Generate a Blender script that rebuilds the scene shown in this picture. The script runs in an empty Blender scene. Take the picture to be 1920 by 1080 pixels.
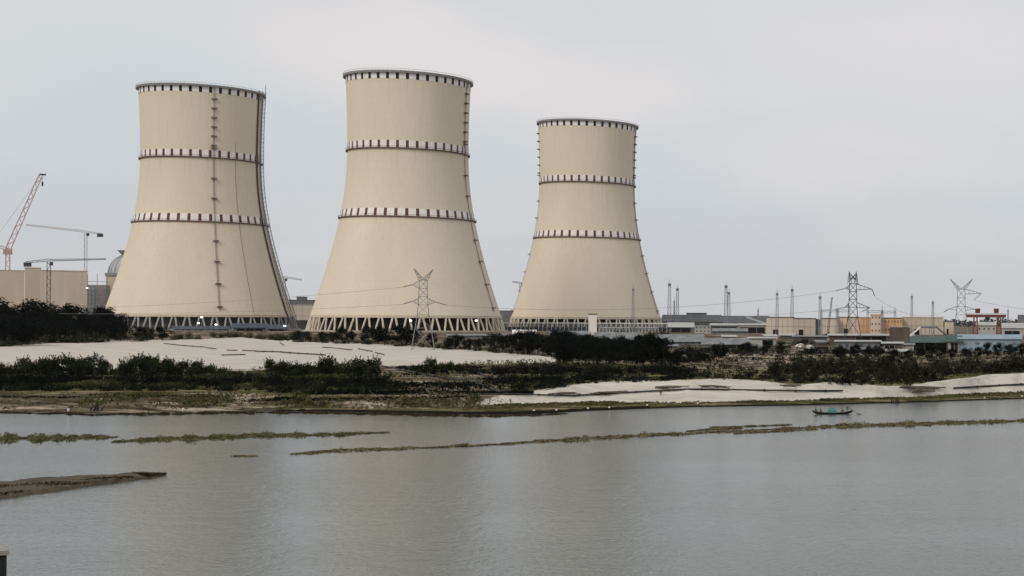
import bpy, bmesh, math, random
from mathutils import Vector, Matrix, noise, Euler

random.seed(11)
R = random.Random(5)
scene = bpy.context.scene
col = scene.collection

# ------------------------------------------------------------------ camera model
F, CX, HYC, ROLL, CAMH = 2800.0, 2050.0, 605.5, 0.005, 22.0
SR, CR = math.sin(ROLL), math.cos(ROLL)

def uv(px, py):
    return (px - CX) / F, -(py - HYC) / F
def W(px, py, Y):
    u, v = uv(px, py)
    return Vector((Y * (u * CR - v * SR), Y, CAMH + Y * (u * SR + v * CR)))
def slope(px, py):
    u, v = uv(px, py)
    return u * SR + v * CR
def hz(px):
    return HYC + (px - CX) * SR / CR
def yaw(px):
    return math.atan((CX - px) / F)
def interp(x, pts):
    if x <= pts[0][0]:
        return pts[0][1]
    for (a, b), (c, d) in zip(pts, pts[1:]):
        if x <= c:
            return b + (d - b) * (x - a) / (c - a)
    return pts[-1][1]

# ------------------------------------------------------------------ object helpers
def tag(o, label=None, cat=None, group=None, kind=None):
    if label: o['label'] = label
    if cat: o['category'] = cat
    if group: o['group'] = group
    if kind: o['kind'] = kind
    return o
def empty(name, loc, rz=0.0, label=None, cat=None, group=None):
    o = bpy.data.objects.new(name, None)
    o.empty_display_size = 1.0
    o.location = loc
    o.rotation_euler = (0, 0, rz)
    col.objects.link(o)
    return tag(o, label, cat, group)
def link(name, me, parent=None, loc=(0, 0, 0), rot=(0, 0, 0), scale=None):
    o = bpy.data.objects.new(name, me)
    o.location = loc
    o.rotation_euler = rot
    if scale is not None:
        o.scale = scale
    col.objects.link(o)
    if parent is not None:
        o.parent = parent
    return o

class MB:
    def __init__(s):
        s.v, s.f, s.m = [], [], []
        s.mi = 0
    def face(s, idx):
        s.f.append(tuple(idx)); s.m.append(s.mi)
    def add(s, vs, fs):
        b = len(s.v)
        s.v += [tuple(v) for v in vs]
        for f in fs:
            s.face([b + i for i in f])
    def box(s, c, d, rz=0.0):
        x, y, z = d[0] / 2, d[1] / 2, d[2] / 2
        vs = [(-x, -y, -z), (x, -y, -z), (x, y, -z), (-x, y, -z), (-x, -y, z), (x, -y, z), (x, y, z), (-x, y, z)]
        ca, sa = math.cos(rz), math.sin(rz)
        vs = [(c[0] + a * ca - b * sa, c[1] + a * sa + b * ca, c[2] + e) for a, b, e in vs]
        s.add(vs, [(0, 3, 2, 1), (4, 5, 6, 7), (0, 1, 5, 4), (1, 2, 6, 5), (2, 3, 7, 6), (3, 0, 4, 7)])
        return s
    def bar(s, p, q, w, w2=None):
        p, q = Vector(p), Vector(q)
        w2 = w2 or w
        d = (q - p)
        if d.length < 1e-6: return s
        d.normalize()
        a = Vector((0, 0, 1)) if abs(d.z) < .9 else Vector((1, 0, 0))
        e1 = d.cross(a).normalized(); e2 = d.cross(e1)
        vs = []
        for c, ww in ((p, w), (q, w2)):
            for i, j in ((-1, -1), (1, -1), (1, 1), (-1, 1)):
                vs.append(c + e1 * (i * ww / 2) + e2 * (j * ww / 2))
        s.add(vs, [(0, 1, 2, 3), (7, 6, 5, 4), (0, 4, 5, 1), (1, 5, 6, 2), (2, 6, 7, 3), (3, 7, 4, 0)])
        return s
    def tube(s, pts, r, n=6, r2=None):
        pts = [Vector(p) for p in pts]
        b = len(s.v)
        L = len(pts)
        for i, p in enumerate(pts):
            d = (pts[min(i + 1, L - 1)] - pts[max(i - 1, 0)]).normalized()
            a = Vector((0, 0, 1)) if abs(d.z) < .9 else Vector((1, 0, 0))
            e1 = d.cross(a).normalized(); e2 = d.cross(e1)
            rr = r if r2 is None else r + (r2 - r) * i / (L - 1)
            for k in range(n):
                t = 2 * math.pi * k / n
                s.v.append(tuple(p + e1 * (rr * math.cos(t)) + e2 * (rr * math.sin(t))))
        for i in range(L - 1):
            for k in range(n):
                k2 = (k + 1) % n
                s.face((b + i * n + k, b + i * n + k2, b + (i + 1) * n + k2, b + (i + 1) * n + k))
        s.face([b + k for k in range(n)][::-1])
        s.face([b + (L - 1) * n + k for k in range(n)])
        return s
    def lathe(s, prof, n=48, a0=0.0, a1=2 * math.pi, close=True):
        full = abs((a1 - a0) - 2 * math.pi) < 1e-6
        cols = n if full else n + 1
        b = len(s.v)
        for i in range(cols):
            t = a0 + (a1 - a0) * i / n
            for r, z in prof:
                s.v.append((r * math.sin(t), -r * math.cos(t), z))
        m = len(prof)
        for i in range(n):
            j = (i + 1) % cols
            for k in range(m - 1):
                s.face((b + i * m + k, b + j * m + k, b + j * m + k + 1, b + i * m + k + 1))
        return s
    def mesh(s, name, mats, smooth=False):
        me = bpy.data.meshes.new(name)
        me.from_pydata(s.v, [], s.f)
        if not isinstance(mats, (list, tuple)):
            mats = [mats]
        for m in mats:
            me.materials.append(m)
        if len(mats) > 1:
            me.polygons.foreach_set('material_index', s.m)
        if smooth:
            me.polygons.foreach_set('use_smooth', [True] * len(me.polygons))
        me.update()
        return me
    def build(s, name, mats, parent=None, loc=(0, 0, 0), rot=(0, 0, 0), smooth=False):
        return link(name, s.mesh(name, mats, smooth), parent, loc, rot)

# ------------------------------------------------------------------ materials
def nodes(name):
    m = bpy.data.materials.new(name)
    m.use_nodes = True
    nt = m.node_tree
    return m, nt, nt.nodes['Principled BSDF']
def N(nt, typ, **kw):
    n = nt.nodes.new(typ)
    for k, v in kw.items():
        if k.startswith('i_'):
            n.inputs[k[2:].replace('_', ' ')].default_value = v
        else:
            setattr(n, k, v)
    return n
def mixcol(nt, fac, a, b):
    n = nt.nodes.new('ShaderNodeMix'); n.data_type = 'RGBA'
    def put(i, v):
        if hasattr(v, 'is_output') or isinstance(v, bpy.types.NodeSocket):
            nt.links.new(v, n.inputs[i])
        elif isinstance(v, (int, float)):
            n.inputs[i].default_value = v
        else:
            n.inputs[i].default_value = (*v[:3], 1)
    put(0, fac); put(6, a); put(7, b)
    return n.outputs[2]
def ramp(nt, src, a, b):
    n = nt.nodes.new('ShaderNodeMapRange')
    n.inputs[1].default_value = a; n.inputs[2].default_value = b
    nt.links.new(src, n.inputs[0])
    return n.outputs[0]
def pos(nt, sx=1, sy=1, sz=1, obj=False):
    if obj:
        g = nt.nodes.new('ShaderNodeTexCoord').outputs['Object']
    else:
        g = nt.nodes.new('ShaderNodeNewGeometry').outputs['Position']
    mp = nt.nodes.new('ShaderNodeMapping')
    mp.inputs['Scale'].default_value = (sx, sy, sz)
    nt.links.new(g, mp.inputs['Vector'])
    return mp.outputs['Vector']
def noi(nt, vec, scale, detail=4, rough=.55):
    n = nt.nodes.new('ShaderNodeTexNoise')
    n.inputs['Scale'].default_value = scale
    n.inputs['Detail'].default_value = detail
    n.inputs['Roughness'].default_value = rough
    nt.links.new(vec, n.inputs['Vector'])
    return n.outputs['Fac']
def mat(name, c, rough=.8, scale=.5, amt=.2, metal=0.0, streak=False, spec=.3):
    m, nt, p = nodes(name)
    v = pos(nt, 1, 1, .15 if streak else 1)
    f = ramp(nt, noi(nt, v, scale), .3, .7)
    lo = [x * (1 - amt) for x in c]; hi = [min(1, x * (1 + amt)) for x in c]
    nt.links.new(mixcol(nt, f, lo, hi), p.inputs['Base Color'])
    p.inputs['Roughness'].default_value = rough
    p.inputs['Metallic'].default_value = metal
    p.inputs['Specular IOR Level'].default_value = spec
    return m
def lampmat(name, c, s):
    m, nt, p = nodes(name)
    p.inputs['Emission Color'].default_value = (*c, 1)
    p.inputs['Emission Strength'].default_value = s
    return m

M = {}
ZL_, ZT_, ZR_ = 75.6, 120.7, 166.0
# tower concrete: faint lift lines, panel streaks, large weather clouds
def tower_mat():
    m, nt, p = nodes('tower_concrete')
    v = pos(nt, obj=True)
    big = ramp(nt, noi(nt, pos(nt, 1, 1, .25, obj=True), .045, 5), .3, .7)
    fine = ramp(nt, noi(nt, pos(nt, 1, 1, .12, obj=True), .5, 4), .3, .7)
    w = nt.nodes.new('ShaderNodeTexWave'); w.wave_type = 'BANDS'; w.bands_direction = 'Z'
    w.inputs['Scale'].default_value = .21; w.inputs['Distortion'].default_value = .25
    w.inputs['Detail'].default_value = 2
    nt.links.new(v, w.inputs['Vector'])
    band = ramp(nt, w.outputs['Fac'], .0, .35)
    c = mixcol(nt, big, (.635, .55, .445), (.70, .615, .505))
    c = mixcol(nt, ramp(nt, noi(nt, pos(nt, 1, 1, .08, obj=True), .9, 3), .5, 1.0), c, (.58, .505, .41))
    # rain runs below the two walkways and the rim
    sz = nt.nodes.new('ShaderNodeSeparateXYZ'); nt.links.new(v, sz.inputs[0])
    runs = ramp(nt, noi(nt, pos(nt, 1, 1, .02, obj=True), .55, 5, .7), .5, .75)
    for zc, ln in ((ZL_, 26), (ZT_, 22), (ZR_, 30)):
        mrr = nt.nodes.new('ShaderNodeMapRange'); mrr.inputs[1].default_value = zc - ln; mrr.inputs[2].default_value = zc
        nt.links.new(sz.outputs['Z'], mrr.inputs[0])
        lt = nt.nodes.new('ShaderNodeMath'); lt.operation = 'LESS_THAN'; lt.inputs[1].default_value = zc
        nt.links.new(sz.outputs['Z'], lt.inputs[0])
        m1 = nt.nodes.new('ShaderNodeMath'); m1.operation = 'MULTIPLY'; nt.links.new(mrr.outputs[0], m1.inputs[0]); nt.links.new(lt.outputs[0], m1.inputs[1])
        m2 = nt.nodes.new('ShaderNodeMath'); m2.operation = 'MULTIPLY'; nt.links.new(m1.outputs[0], m2.inputs[0]); nt.links.new(runs, m2.inputs[1])
        m3 = nt.nodes.new('ShaderNodeMath'); m3.operation = 'MULTIPLY'; nt.links.new(m2.outputs[0], m3.inputs[0]); m3.inputs[1].default_value = .3
        c = mixcol(nt, m3.outputs[0], c, (.36, .31, .25))
    n2 = nt.nodes.new('ShaderNodeMath'); n2.operation = 'MULTIPLY_ADD'
    n2.inputs[1].default_value = -.18; n2.inputs[2].default_value = .18
    nt.links.new(band, n2.inputs[0])
    c = mixcol(nt, n2.outputs[0], c, (.40, .35, .27))
    nt.links.new(c, p.inputs['Base Color'])
    p.inputs['Roughness'].default_value = .9
    p.inputs['Specular IOR Level'].default_value = .15
    return m
M['tower'] = tower_mat()
M['colconc'] = mat('column_concrete', (.58, .505, .41), .85, .4, .12)
M['colhaze'] = mat('hazed_column_concrete', (.33, .315, .30), .85, .4, .15)  # column concrete with the haze before the left tower mixed into its colour
M['white'] = mat('white_paint', (.76, .72, .70), .7, .9, .09, streak=True)
M['redbrown'] = mat('red_brown_paint', (.10, .048, .042), .75, .6, .3)
M['blackpaint'] = mat('black_paint', (.022, .018, .018), .8, .6, .25)
M['gallery'] = mat('gallery_steel', (.20, .19, .19), .6, .8, .2)
M['darksteel'] = mat('dark_steel', (.06, .055, .055), .6, .8, .25)
M['ladder'] = mat('ladder_steel', (.19, .155, .135), .7, .8, .25)
M['greysteel'] = mat('galvanised_steel', (.21, .215, .225), .5, .8, .2)
M['palesteel'] = mat('pale_steel', (.42, .43, .44), .5, .8, .15)
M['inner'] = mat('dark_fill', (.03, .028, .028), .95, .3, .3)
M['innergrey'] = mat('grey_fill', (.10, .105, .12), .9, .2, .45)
M['concrete'] = mat('weathered_concrete', (.42, .39, .34), .9, .4, .2, streak=True)
M['palewall'] = mat('pale_wall', (.38, .36, .34), .85, .3, .12, streak=True)
M['beige'] = mat('beige_cladding', (.50, .435, .365), .8, .12, .08, streak=True)
M['beige2'] = mat('sand_cladding', (.56, .48, .40), .8, .12, .08, streak=True)
M['orange'] = mat('orange_cladding', (.56, .345, .19), .8, .12, .1, streak=True)
M['peach'] = mat('peach_cladding', (.60, .475, .37), .8, .12, .08, streak=True)
M['blue'] = mat('pale_blue_cladding', (.24, .31, .37), .7, .2, .1, streak=True)
M['blueroof'] = mat('blue_sheet_roof', (.05, .065, .09), .6, .3, .25)
M['greyroof'] = mat('grey_sheet_roof', (.17, .18, .182), .6, .25, .35)
M['paleroof'] = mat('pale_sheet_roof', (.36, .36, .35), .6, .25, .12)
M['darkroof'] = mat('dark_sheet_roof', (.085, .09, .10), .7, .25, .25)
M['greenroof'] = mat('green_sheet_roof', (.042, .082, .072), .6, .3, .2)
M['domegrey'] = mat('dome_sheet', (.36, .37, .39), .6, .2, .12)
M['dark'] = mat('dark_opening', (.012, .011, .011), .95, .5, .3)
M['glass'] = mat('window_glass', (.07, .08, .10), .2, .5, .3, spec=.5)
M['brownwall'] = mat('brown_wall', (.10, .08, .07), .9, .4, .3, streak=True)
M['greywall'] = mat('grey_wall', (.155, .155, .165), .9, .3, .2, streak=True)
M['red'] = mat('red_crane_paint', (.15, .042, .042), .6, .5, .25)
M['cranered'] = mat('faded_red_crane', (.46, .32, .28), .6, .5, .15)
M['craneyellow'] = mat('pale_crane_paint', (.42, .36, .33), .6, .5, .15)
M['pipe'] = mat('black_pipe', (.02, .019, .018), .6, .7, .3)
M['bamboo'] = mat('weathered_bamboo', (.10, .075, .06), .85, .9, .35)
M['wood'] = mat('dark_wood', (.022, .018, .015), .8, .9, .35)
M['teal'] = mat('teal_tarpaulin', (.05, .16, .145), .7, .9, .2)
M['greentarp'] = mat('green_tarpaulin', (.07, .26, .18), .7, .9, .2)
M['skin'] = mat('brown_skin', (.14, .08, .055), .6, 3, .1)
M['hair'] = mat('black_hair', (.012, .01, .01), .7, 3, .2)
M['darkcloth'] = mat('dark_cloth', (.03, .03, .04), .9, 3, .3)
M['paleshirt'] = mat('pale_cloth', (.45, .42, .40), .9, 3, .2)
M['insul'] = mat('brown_insulator', (.05, .04, .04), .3, 3, .2)
M['bag'] = mat('white_bag', (.72, .70, .66), .85, .9, .15)
M['redroof'] = mat('dark_red_roof', (.12, .035, .035), .7, .4, .25)
M['reddirt'] = mat('pink_cladding', (.40, .32, .29), .85, .4, .2)
M['lamp'] = lampmat('lit_lamp', (1, .98, .93), 4.0)

def leafmat(name, c1, c2, trans=.12):
    m, nt, p = nodes(name)
    oi = nt.nodes.new('ShaderNodeObjectInfo')
    f = ramp(nt, noi(nt, pos(nt), .45, 3), .35, .68)
    c = mixcol(nt, f, c1, c2)
    hs = nt.nodes.new('ShaderNodeHueSaturation')
    mr = nt.nodes.new('ShaderNodeMapRange')
    mr.inputs[3].default_value = .75; mr.inputs[4].default_value = 1.25
    nt.links.new(oi.outputs['Random'], mr.inputs[0])
    nt.links.new(mr.outputs[0], hs.inputs['Value'])
    nt.links.new(c, hs.inputs['Color'])
    nt.links.new(hs.outputs[0], p.inputs['Base Color'])
    p.inputs['Roughness'].default_value = 1.0
    p.inputs['Specular IOR Level'].default_value = .0
    return m
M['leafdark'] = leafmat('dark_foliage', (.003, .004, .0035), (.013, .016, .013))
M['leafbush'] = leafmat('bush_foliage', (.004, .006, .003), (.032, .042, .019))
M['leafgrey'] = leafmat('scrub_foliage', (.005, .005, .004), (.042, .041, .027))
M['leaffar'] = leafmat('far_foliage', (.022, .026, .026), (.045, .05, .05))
M['trunk'] = mat('tree_bark', (.03, .025, .02), .95, 2, .3)
M['weed'] = leafmat('floating_weed_leaves', (.07, .058, .032), (.22, .185, .115))
M['weedg'] = leafmat('green_weed_leaves', (.055, .054, .026), (.15, .135, .072))
M['drygrass'] = leafmat('dry_grass_blades', (.045, .036, .021), (.15, .122, .072))
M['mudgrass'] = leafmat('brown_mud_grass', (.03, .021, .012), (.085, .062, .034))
M['grass'] = leafmat('bank_grass_blades', (.03, .034, .013), (.105, .102, .046))

# ------------------------------------------------------------------ world, sun, camera
SUN_EL, SUN_AZ = 40.0, -154.0        # azimuth from +Y, clockwise seen from above: behind the camera, to its left
def make_world():
    w = bpy.data.worlds.new('World'); scene.world = w
    w.use_nodes = True
    nt = w.node_tree
    bg = nt.nodes['Background']
    sky = nt.nodes.new('ShaderNodeTexSky'); sky.sky_type = 'NISHITA'
    sky.sun_disc = False
    sky.sun_elevation = math.radians(SUN_EL)
    sky.sun_rotation = math.radians(SUN_AZ)
    sky.air_density = 1.0; sky.dust_density = 4.0
    tc = nt.nodes.new('ShaderNodeTexCoord')
    d = tc.outputs['Generated']
    sep = nt.nodes.new('ShaderNodeSeparateXYZ'); nt.links.new(d, sep.inputs[0])
    # overcast layer: grey-blue near the horizon, paler higher up
    cr = nt.nodes.new('ShaderNodeValToRGB')
    els = cr.color_ramp.elements
    els[0].position = 0.0; els[0].color = (5.4, 5.45, 5.65, 1)
    els[1].position = 1.0; els[1].color = (6.2, 6.3, 6.3, 1)
    for p_, c_ in ((.05, (5.35, 5.55, 5.85, 1)), (.10, (5.5, 5.85, 6.15, 1)), (.15, (5.75, 6.1, 6.25, 1)), (.20, (5.95, 6.15, 6.25, 1)), (.4, (6.5, 6.65, 6.7, 1))):
        e = els.new(p_); e.color = c_
    nt.links.new(sep.outputs['Z'], cr.inputs[0])
    mp = nt.nodes.new('ShaderNodeMapping'); mp.inputs['Scale'].default_value = (1, 1, 3.2)
    nt.links.new(d, mp.inputs['Vector'])
    n1 = noi(nt, mp.outputs[0], 4.5, 5, .5)
    n1 = ramp(nt, n1, .42, .72)
    # a soft pinkish cloud bank high over the middle tower, drifting to the right
    def blob(px, py, sx, sz):
        v = (W(px, py, 1000) - Vector((0, 0, CAMH))).normalized()
        sub = nt.nodes.new('ShaderNodeVectorMath'); sub.operation = 'SUBTRACT'
        nt.links.new(d, sub.inputs[0]); sub.inputs[1].default_value = v
        wob = nt.nodes.new('ShaderNodeTexNoise'); wob.inputs['Scale'].default_value = 14; wob.inputs['Detail'].default_value = 5
        nt.links.new(d, wob.inputs['Vector'])
        wv = nt.nodes.new('ShaderNodeVectorMath'); wv.operation = 'MULTIPLY_ADD'
        nt.links.new(wob.outputs['Color'], wv.inputs[0])
        wv.inputs[1].default_value = (.07, .07, .035); wv.inputs[2].default_value = (-.035, -.035, -.0175)
        ad = nt.nodes.new('ShaderNodeVectorMath'); ad.operation = 'ADD'
        nt.links.new(sub.outputs[0], ad.inputs[0]); nt.links.new(wv.outputs[0], ad.inputs[1])
        sc = nt.nodes.new('ShaderNodeVectorMath'); sc.operation = 'MULTIPLY'
        nt.links.new(ad.outputs[0], sc.inputs[0]); sc.inputs[1].default_value = (1 / sx, 1 / sx, 1 / sz)
        ln = nt.nodes.new('ShaderNodeVectorMath'); ln.operation = 'LENGTH'
        nt.links.new(sc.outputs[0], ln.inputs[0])
        mr = nt.nodes.new('ShaderNodeMapRange'); mr.interpolation_type = 'SMOOTHSTEP'
        mr.inputs[1].default_value = 1.0; mr.inputs[2].default_value = .2
        nt.links.new(ln.outputs['Value'], mr.inputs[0])
        return mr.outputs[0]
    def add(a, b):
        m_ = nt.nodes.new('ShaderNodeMath'); m_.operation = 'ADD'; m_.use_clamp = True
        nt.links.new(a, m_.inputs[0]); nt.links.new(b, m_.inputs[1]); return m_.outputs[0]
    def mul(a, k):
        m_ = nt.nodes.new('ShaderNodeMath'); m_.operation = 'MULTIPLY'
        nt.links.new(a, m_.inputs[0])
        if isinstance(k, (int, float)): m_.inputs[1].default_value = k
        else: nt.links.new(k, m_.inputs[1])
        return m_.outputs[0]
    cl = add(blob(720, 95, .12, .045), add(mul(blob(1080, 170, .12, .04), .8), mul(blob(1560, 300, .16, .035), .55)))
    cl = add(cl, mul(blob(1700, 120, .22, .07), .6))
    c = mixcol(nt, mul(n1, .6), cr.outputs['Color'], (6.6, 6.5, 6.5))
    c = mixcol(nt, mul(cl, .8), c, (7.2, 6.6, 6.55))
    c = mixcol(nt, .10, c, sky.outputs['Color'])
    nt.links.new(c, bg.inputs['Color'])
    bg.inputs['Strength'].default_value = .1
make_world()
sl = bpy.data.lights.new('sun', 'SUN'); sl.energy = 1.25; sl.angle = math.radians(25); sl.color = (1, .93, .82)
so = bpy.data.objects.new('sun', sl); col.objects.link(so)
az, el = math.radians(SUN_AZ), math.radians(SUN_EL)
sd = Vector((math.sin(az) * math.cos(el), math.cos(az) * math.cos(el), math.sin(el)))
so.rotation_euler = sd.to_track_quat('Z', 'Y').to_euler()
so.location = (0, 0, 400)

cam = bpy.data.cameras.new('camera'); co = bpy.data.objects.new('camera', cam); col.objects.link(co)
cam.sensor_width = 36; cam.sensor_fit = 'HORIZONTAL'
cam.lens = F / 1920 * 36
cam.shift_x = -(CX - 960) / 1920; cam.shift_y = (HYC - 540) / 1920
cam.clip_start = .5; cam.clip_end = 40000
mw = Matrix(((CR, -SR, 0, 0), (0, 0, -1, 0), (SR, CR, 0, CAMH), (0, 0, 0, 1)))
co.matrix_world = mw
scene.camera = co
scene.view_settings.view_transform = 'Standard'
scene.view_settings.look = 'None'
scene.view_settings.exposure = .22
scene.view_settings.gamma = 1

# ------------------------------------------------------------------ terrain
LINES = [
  # (name, [(px, image y)], [(px, height)])
  ('shore', [(-900, 768), (0, 772), (200, 775), (480, 770), (640, 772), (900, 778), (1000, 777), (1100, 771), (1300, 763), (1500, 760), (1700, 755), (1920, 748), (2900, 735)], [(0, 0)]),
  ('fringe', [(-900, 758), (0, 762), (200, 764), (480, 761), (640, 764), (800, 764), (900, 759), (1000, 754), (1100, 753), (1300, 754), (1440, 752), (1600, 747), (1700, 743), (1920, 734), (2900, 720)], [(0, .9), (900, .8)]),
  ('ridge', [(-900, 734), (0, 736), (480, 737), (600, 745), (800, 747), (870, 746), (1000, 739), (1040, 734), (1080, 725), (1130, 719), (1200, 715.5), (1300, 715), (1350, 711), (1400, 713), (1430, 716), (1470, 721), (1500, 724), (1530, 722), (1560, 718), (1600, 720), (1650, 725), (1690, 733), (1715, 731), (1740, 724), (1800, 712), (1860, 703), (1920, 701), (2100, 708), (2900, 700)],
     [(0, 3.0), (800, 3.0), (900, 2.6), (1000, 2.6), (1080, 4.0), (1200, 5.0), (1350, 5.3), (1500, 4.2), (1560, 4.8), (1690, 3.2), (1800, 5.0), (1900, 6.0)]),
  ('plateau', [(-900, 692), (0, 694), (470, 696), (540, 690), (700, 688), (760, 686), (870, 683), (1035, 680), (1150, 690), (1500, 692), (1700, 690), (1800, 688), (1920, 684), (2900, 680)], [(0, 6.0), (1035, 5.6), (1150, 6.0), (1900, 6.6)]),
  ('back', [(-900, 652), (0, 648), (150, 640), (230, 637), (330, 637), (400, 635), (450, 632), (500, 637), (620, 641), (700, 645), (770, 648), (860, 655), (960, 662), (1035, 669), (1150, 664), (1500, 662), (1920, 655), (2900, 650)],
     [(0, 9), (230, 9.5), (450, 10.5), (500, 9.6), (700, 9.3), (770, 9), (960, 7.5), (1035, 7.0), (1150, 8.0), (1500, 8.5), (1920, 9.0)]),
]
def column(px):
    """list of (depth, height) from the river bed to the far distance"""
    out = []
    last = 0
    for name, ys, zs in LINES:
        y, z = interp(px, ys), interp(px, zs)
        d = (z - CAMH) / slope(px, y)
        d = max(d, last + 4)
        out.append((d, z)); last = d
    d5 = max(last + 25, 950 if px < 1250 else 900)
    out.append((d5, 14.0))
    return out
def full(px):
    c = column(px)
    d0 = c[0][0]
    return [(-400, -4), (d0 - 60, -4), (d0 - 8, -.7)] + c + [(1500, 14), (4000, 14), (14000, 14)]
def gz(X, Y):
    px = CX + F * X / Y
    return interp(Y, full(px))
def hit(px, py, sink=0.0):
    s = slope(px, py)
    c = full(px)[1:]
    for (d0, z0), (d1, z1) in zip(c, c[1:]):
        h0, h1 = CAMH + s * d0 - z0, CAMH + s * d1 - z1
        if h0 >= 0 > h1 or (h0 > 0 and h1 <= 0):
            t = h0 / (h0 - h1)
            Y = d0 + (d1 - d0) * t
            p = W(px, py, Y); p.z -= sink
            return p
    Y = 1500.0
    p = W(px, py, Y); p.z = 14
    return p
def on(px, Y, sink=0.0):
    u = (px - CX) / F
    X = Y * u
    return Vector((X, Y, gz(X, Y) - sink))
def mpp(Y):          # metres per photo pixel
    return Y / F

def terrain():
    pxs = list(range(-900, 2901, 6))
    NS = [3, 3, 4, 7, 16, 20, 34, 14, 5, 5, 4]
    rows = None
    verts, cols_, idx = [], [], []
    for ci, px in enumerate(pxs):
        full_c = full(px)
        ring = []
        u = (px - CX) / F
        for si, ((d0, z0), (d1, z1)) in enumerate(zip(full_c, full_c[1:])):
            n = NS[si]
            for k in range(n):
                t = k / n
                tt = t
                d = d0 + (d1 - d0) * t
                z = z0 + (z1 - z0) * tt
                ring.append((d, z, si, t))
        ring.append((full_c[-1][0], full_c[-1][1], len(NS), 0))
        for d, z, si, t in ring:
            X = d * u
            e = noise.noise(Vector((X * .11, d * .05, 3)))
            e2 = noise.noise(Vector((X * .035, d * .02, 9)))
            e3 = noise.noise(Vector((X * .45, d * .2, 5)))
            amp = 0
            if si == 3: amp = .22
            elif si == 4: amp = .55 if px < 880 else .75
            elif si == 5: amp = .6
            elif si == 6: amp = .35 if px < 1035 else .7
            elif si == 7: amp = .5
            wgt = min(1, 4 * min(t, 1 - t)) if si in (3,) else 1
            z += amp * wgt * (e * .6 + e2 * .5 + e3 * .25)
            if si == 6 and t > .8 and 330 < px < 620:
                z += 1.1 * max(0, noise.noise(Vector((X * .13, d * .02, 21))) + .15) * (1 - abs(t - .93) / .13 if t > .8 else 0)
            if si in (4,) and 60 < px < 860:
                z += .5 * abs(noise.noise(Vector((X * .06, d * .4, 1))))
            sand = green = wet_shade = 0.0
            nz = e * .5 + e2 * .6
            if si == 3:
                if px < 520: sand = .22 + .5 * nz; green = .30
                else: green = .5 + .3 * min(1, (px - 520) / 400); sand = .14 + .15 * nz
                wet_shade = max(0, 1.0 - t * (3.2 if 560 < px < 1220 else 6)) + .25 * (px < 560)*e2  # waterline mask: undercut shade and wet mud darkened together
            elif si == 4:
                k = max(0, min(1, (px - 840) / 170))
                s0 = .20 + .45 * nz - .3 * max(0, t - .6)
                if px > 600: s0 += .42 * min(1, (px - 600) / 120) * max(0, 1 - abs(t - .22) * 3)
                sand = s0 * (1 - k) + 1.0 * k; green = .34 * (1 - k)
                wet_shade = max(0, .55 * (e + e2) - .1) * (1 - k)
            elif si == 5:
                green = .9
                if t < .12 and px > 990: sand = .9 - 6 * t
                if 700 < px < 960: sand = max(0, .08 + .3 * e); green = .28 + .4 * e2
                if px > 1290: sand = max(sand, .12 + .6 * e2)
            elif si == 6:
                if px < 1040: sand = 1.0 if t > .03 else .5
                else:
                    green = .45; sand = .15 + .4 * e2
                    if 1335 < px < 1505 and t > .05: sand = .26 + .5 * e + .2 * e2; green = .1
            elif si == 7:
                green = .12; sand = .08
            elif si >= 8:
                green = .15; sand = .1
            if si == 3 and t > 0 and px > 520: z = max(z, .35 + .4 * min(1, 5 * t) * .6)
            verts.append((X, d, z)); cols_.append((max(0, min(1, sand)), max(0, min(1, green)), max(0, min(1, wet_shade)), 1))
        n = len(ring)
        if ci:
            b = ci * n; a = b - n
            for k in range(n - 1):
                idx.append((a + k, b + k, b + k + 1, a + k + 1))
    me = bpy.data.meshes.new('ground')
    me.from_pydata(verts, [], idx)
    at = me.attributes.new('cover', 'FLOAT_COLOR', 'POINT')
    at.data.foreach_set('color', [x for c in cols_ for x in c])
    me.polygons.foreach_set('use_smooth', [True] * len(me.polygons))
    m, nt, p = nodes('ground_cover')
    a = nt.nodes.new('ShaderNodeAttribute'); a.attribute_name = 'cover'
    sp = nt.nodes.new('ShaderNodeSeparateColor'); nt.links.new(a.outputs['Color'], sp.inputs[0])
    v = pos(nt)
    n1 = noi(nt, v, .35, 6, .65)
    n2 = noi(nt, pos(nt, .25, 1, 1), .25, 5, .6)
    n3 = noi(nt, v, 1.4, 4, .6)
    def mth(op, x, y, cl=False):
        k = nt.nodes.new('ShaderNodeMath'); k.operation = op; k.use_clamp = cl
        for i, q in enumerate((x, y)):
            if isinstance(q, (int, float)): k.inputs[i].default_value = q
            else: nt.links.new(q, k.inputs[i])
        return k.outputs[0]
    soil = mixcol(nt, ramp(nt, n1, .38, .62), (.028, .023, .018), (.13, .10, .074))
    n4 = noi(nt, pos(nt, .2, 1, 1), .22, 6, .65)
    soil = mixcol(nt, ramp(nt, n4, .48, .6), soil, (.36, .30, .235))
    soil = mixcol(nt, ramp(nt, noi(nt, pos(nt, .2, 1, .5), .33, 6, .65), .55, .66), soil, (.026, .022, .016))
    grass = mixcol(nt, ramp(nt, n3, .3, .7), (.02, .022, .009), (.085, .082, .034))
    grass = mixcol(nt, mth('MULTIPLY', ramp(nt, n4, .46, .62), .75), grass, (.26, .22, .14))
    gf = ramp(nt, mth('ADD', sp.outputs['Green'], mth('MULTIPLY', mth('SUBTRACT', n1, .5), 1.6)), .35, .6)
    c = mixcol(nt, gf, soil, grass)
    sandc = mixcol(nt, ramp(nt, n2, .3, .72), (.42, .38, .335), (.61, .57, .52))
    sandc = mixcol(nt, mth('MULTIPLY', ramp(nt, n3, .5, .85), .45), sandc, (.38, .335, .285))
    sf = ramp(nt, mth('ADD', sp.outputs['Red'], mth('MULTIPLY', mth('SUBTRACT', n1, .5), .9)), .44, .56)
    c = mixcol(nt, sf, c, sandc)
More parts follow.
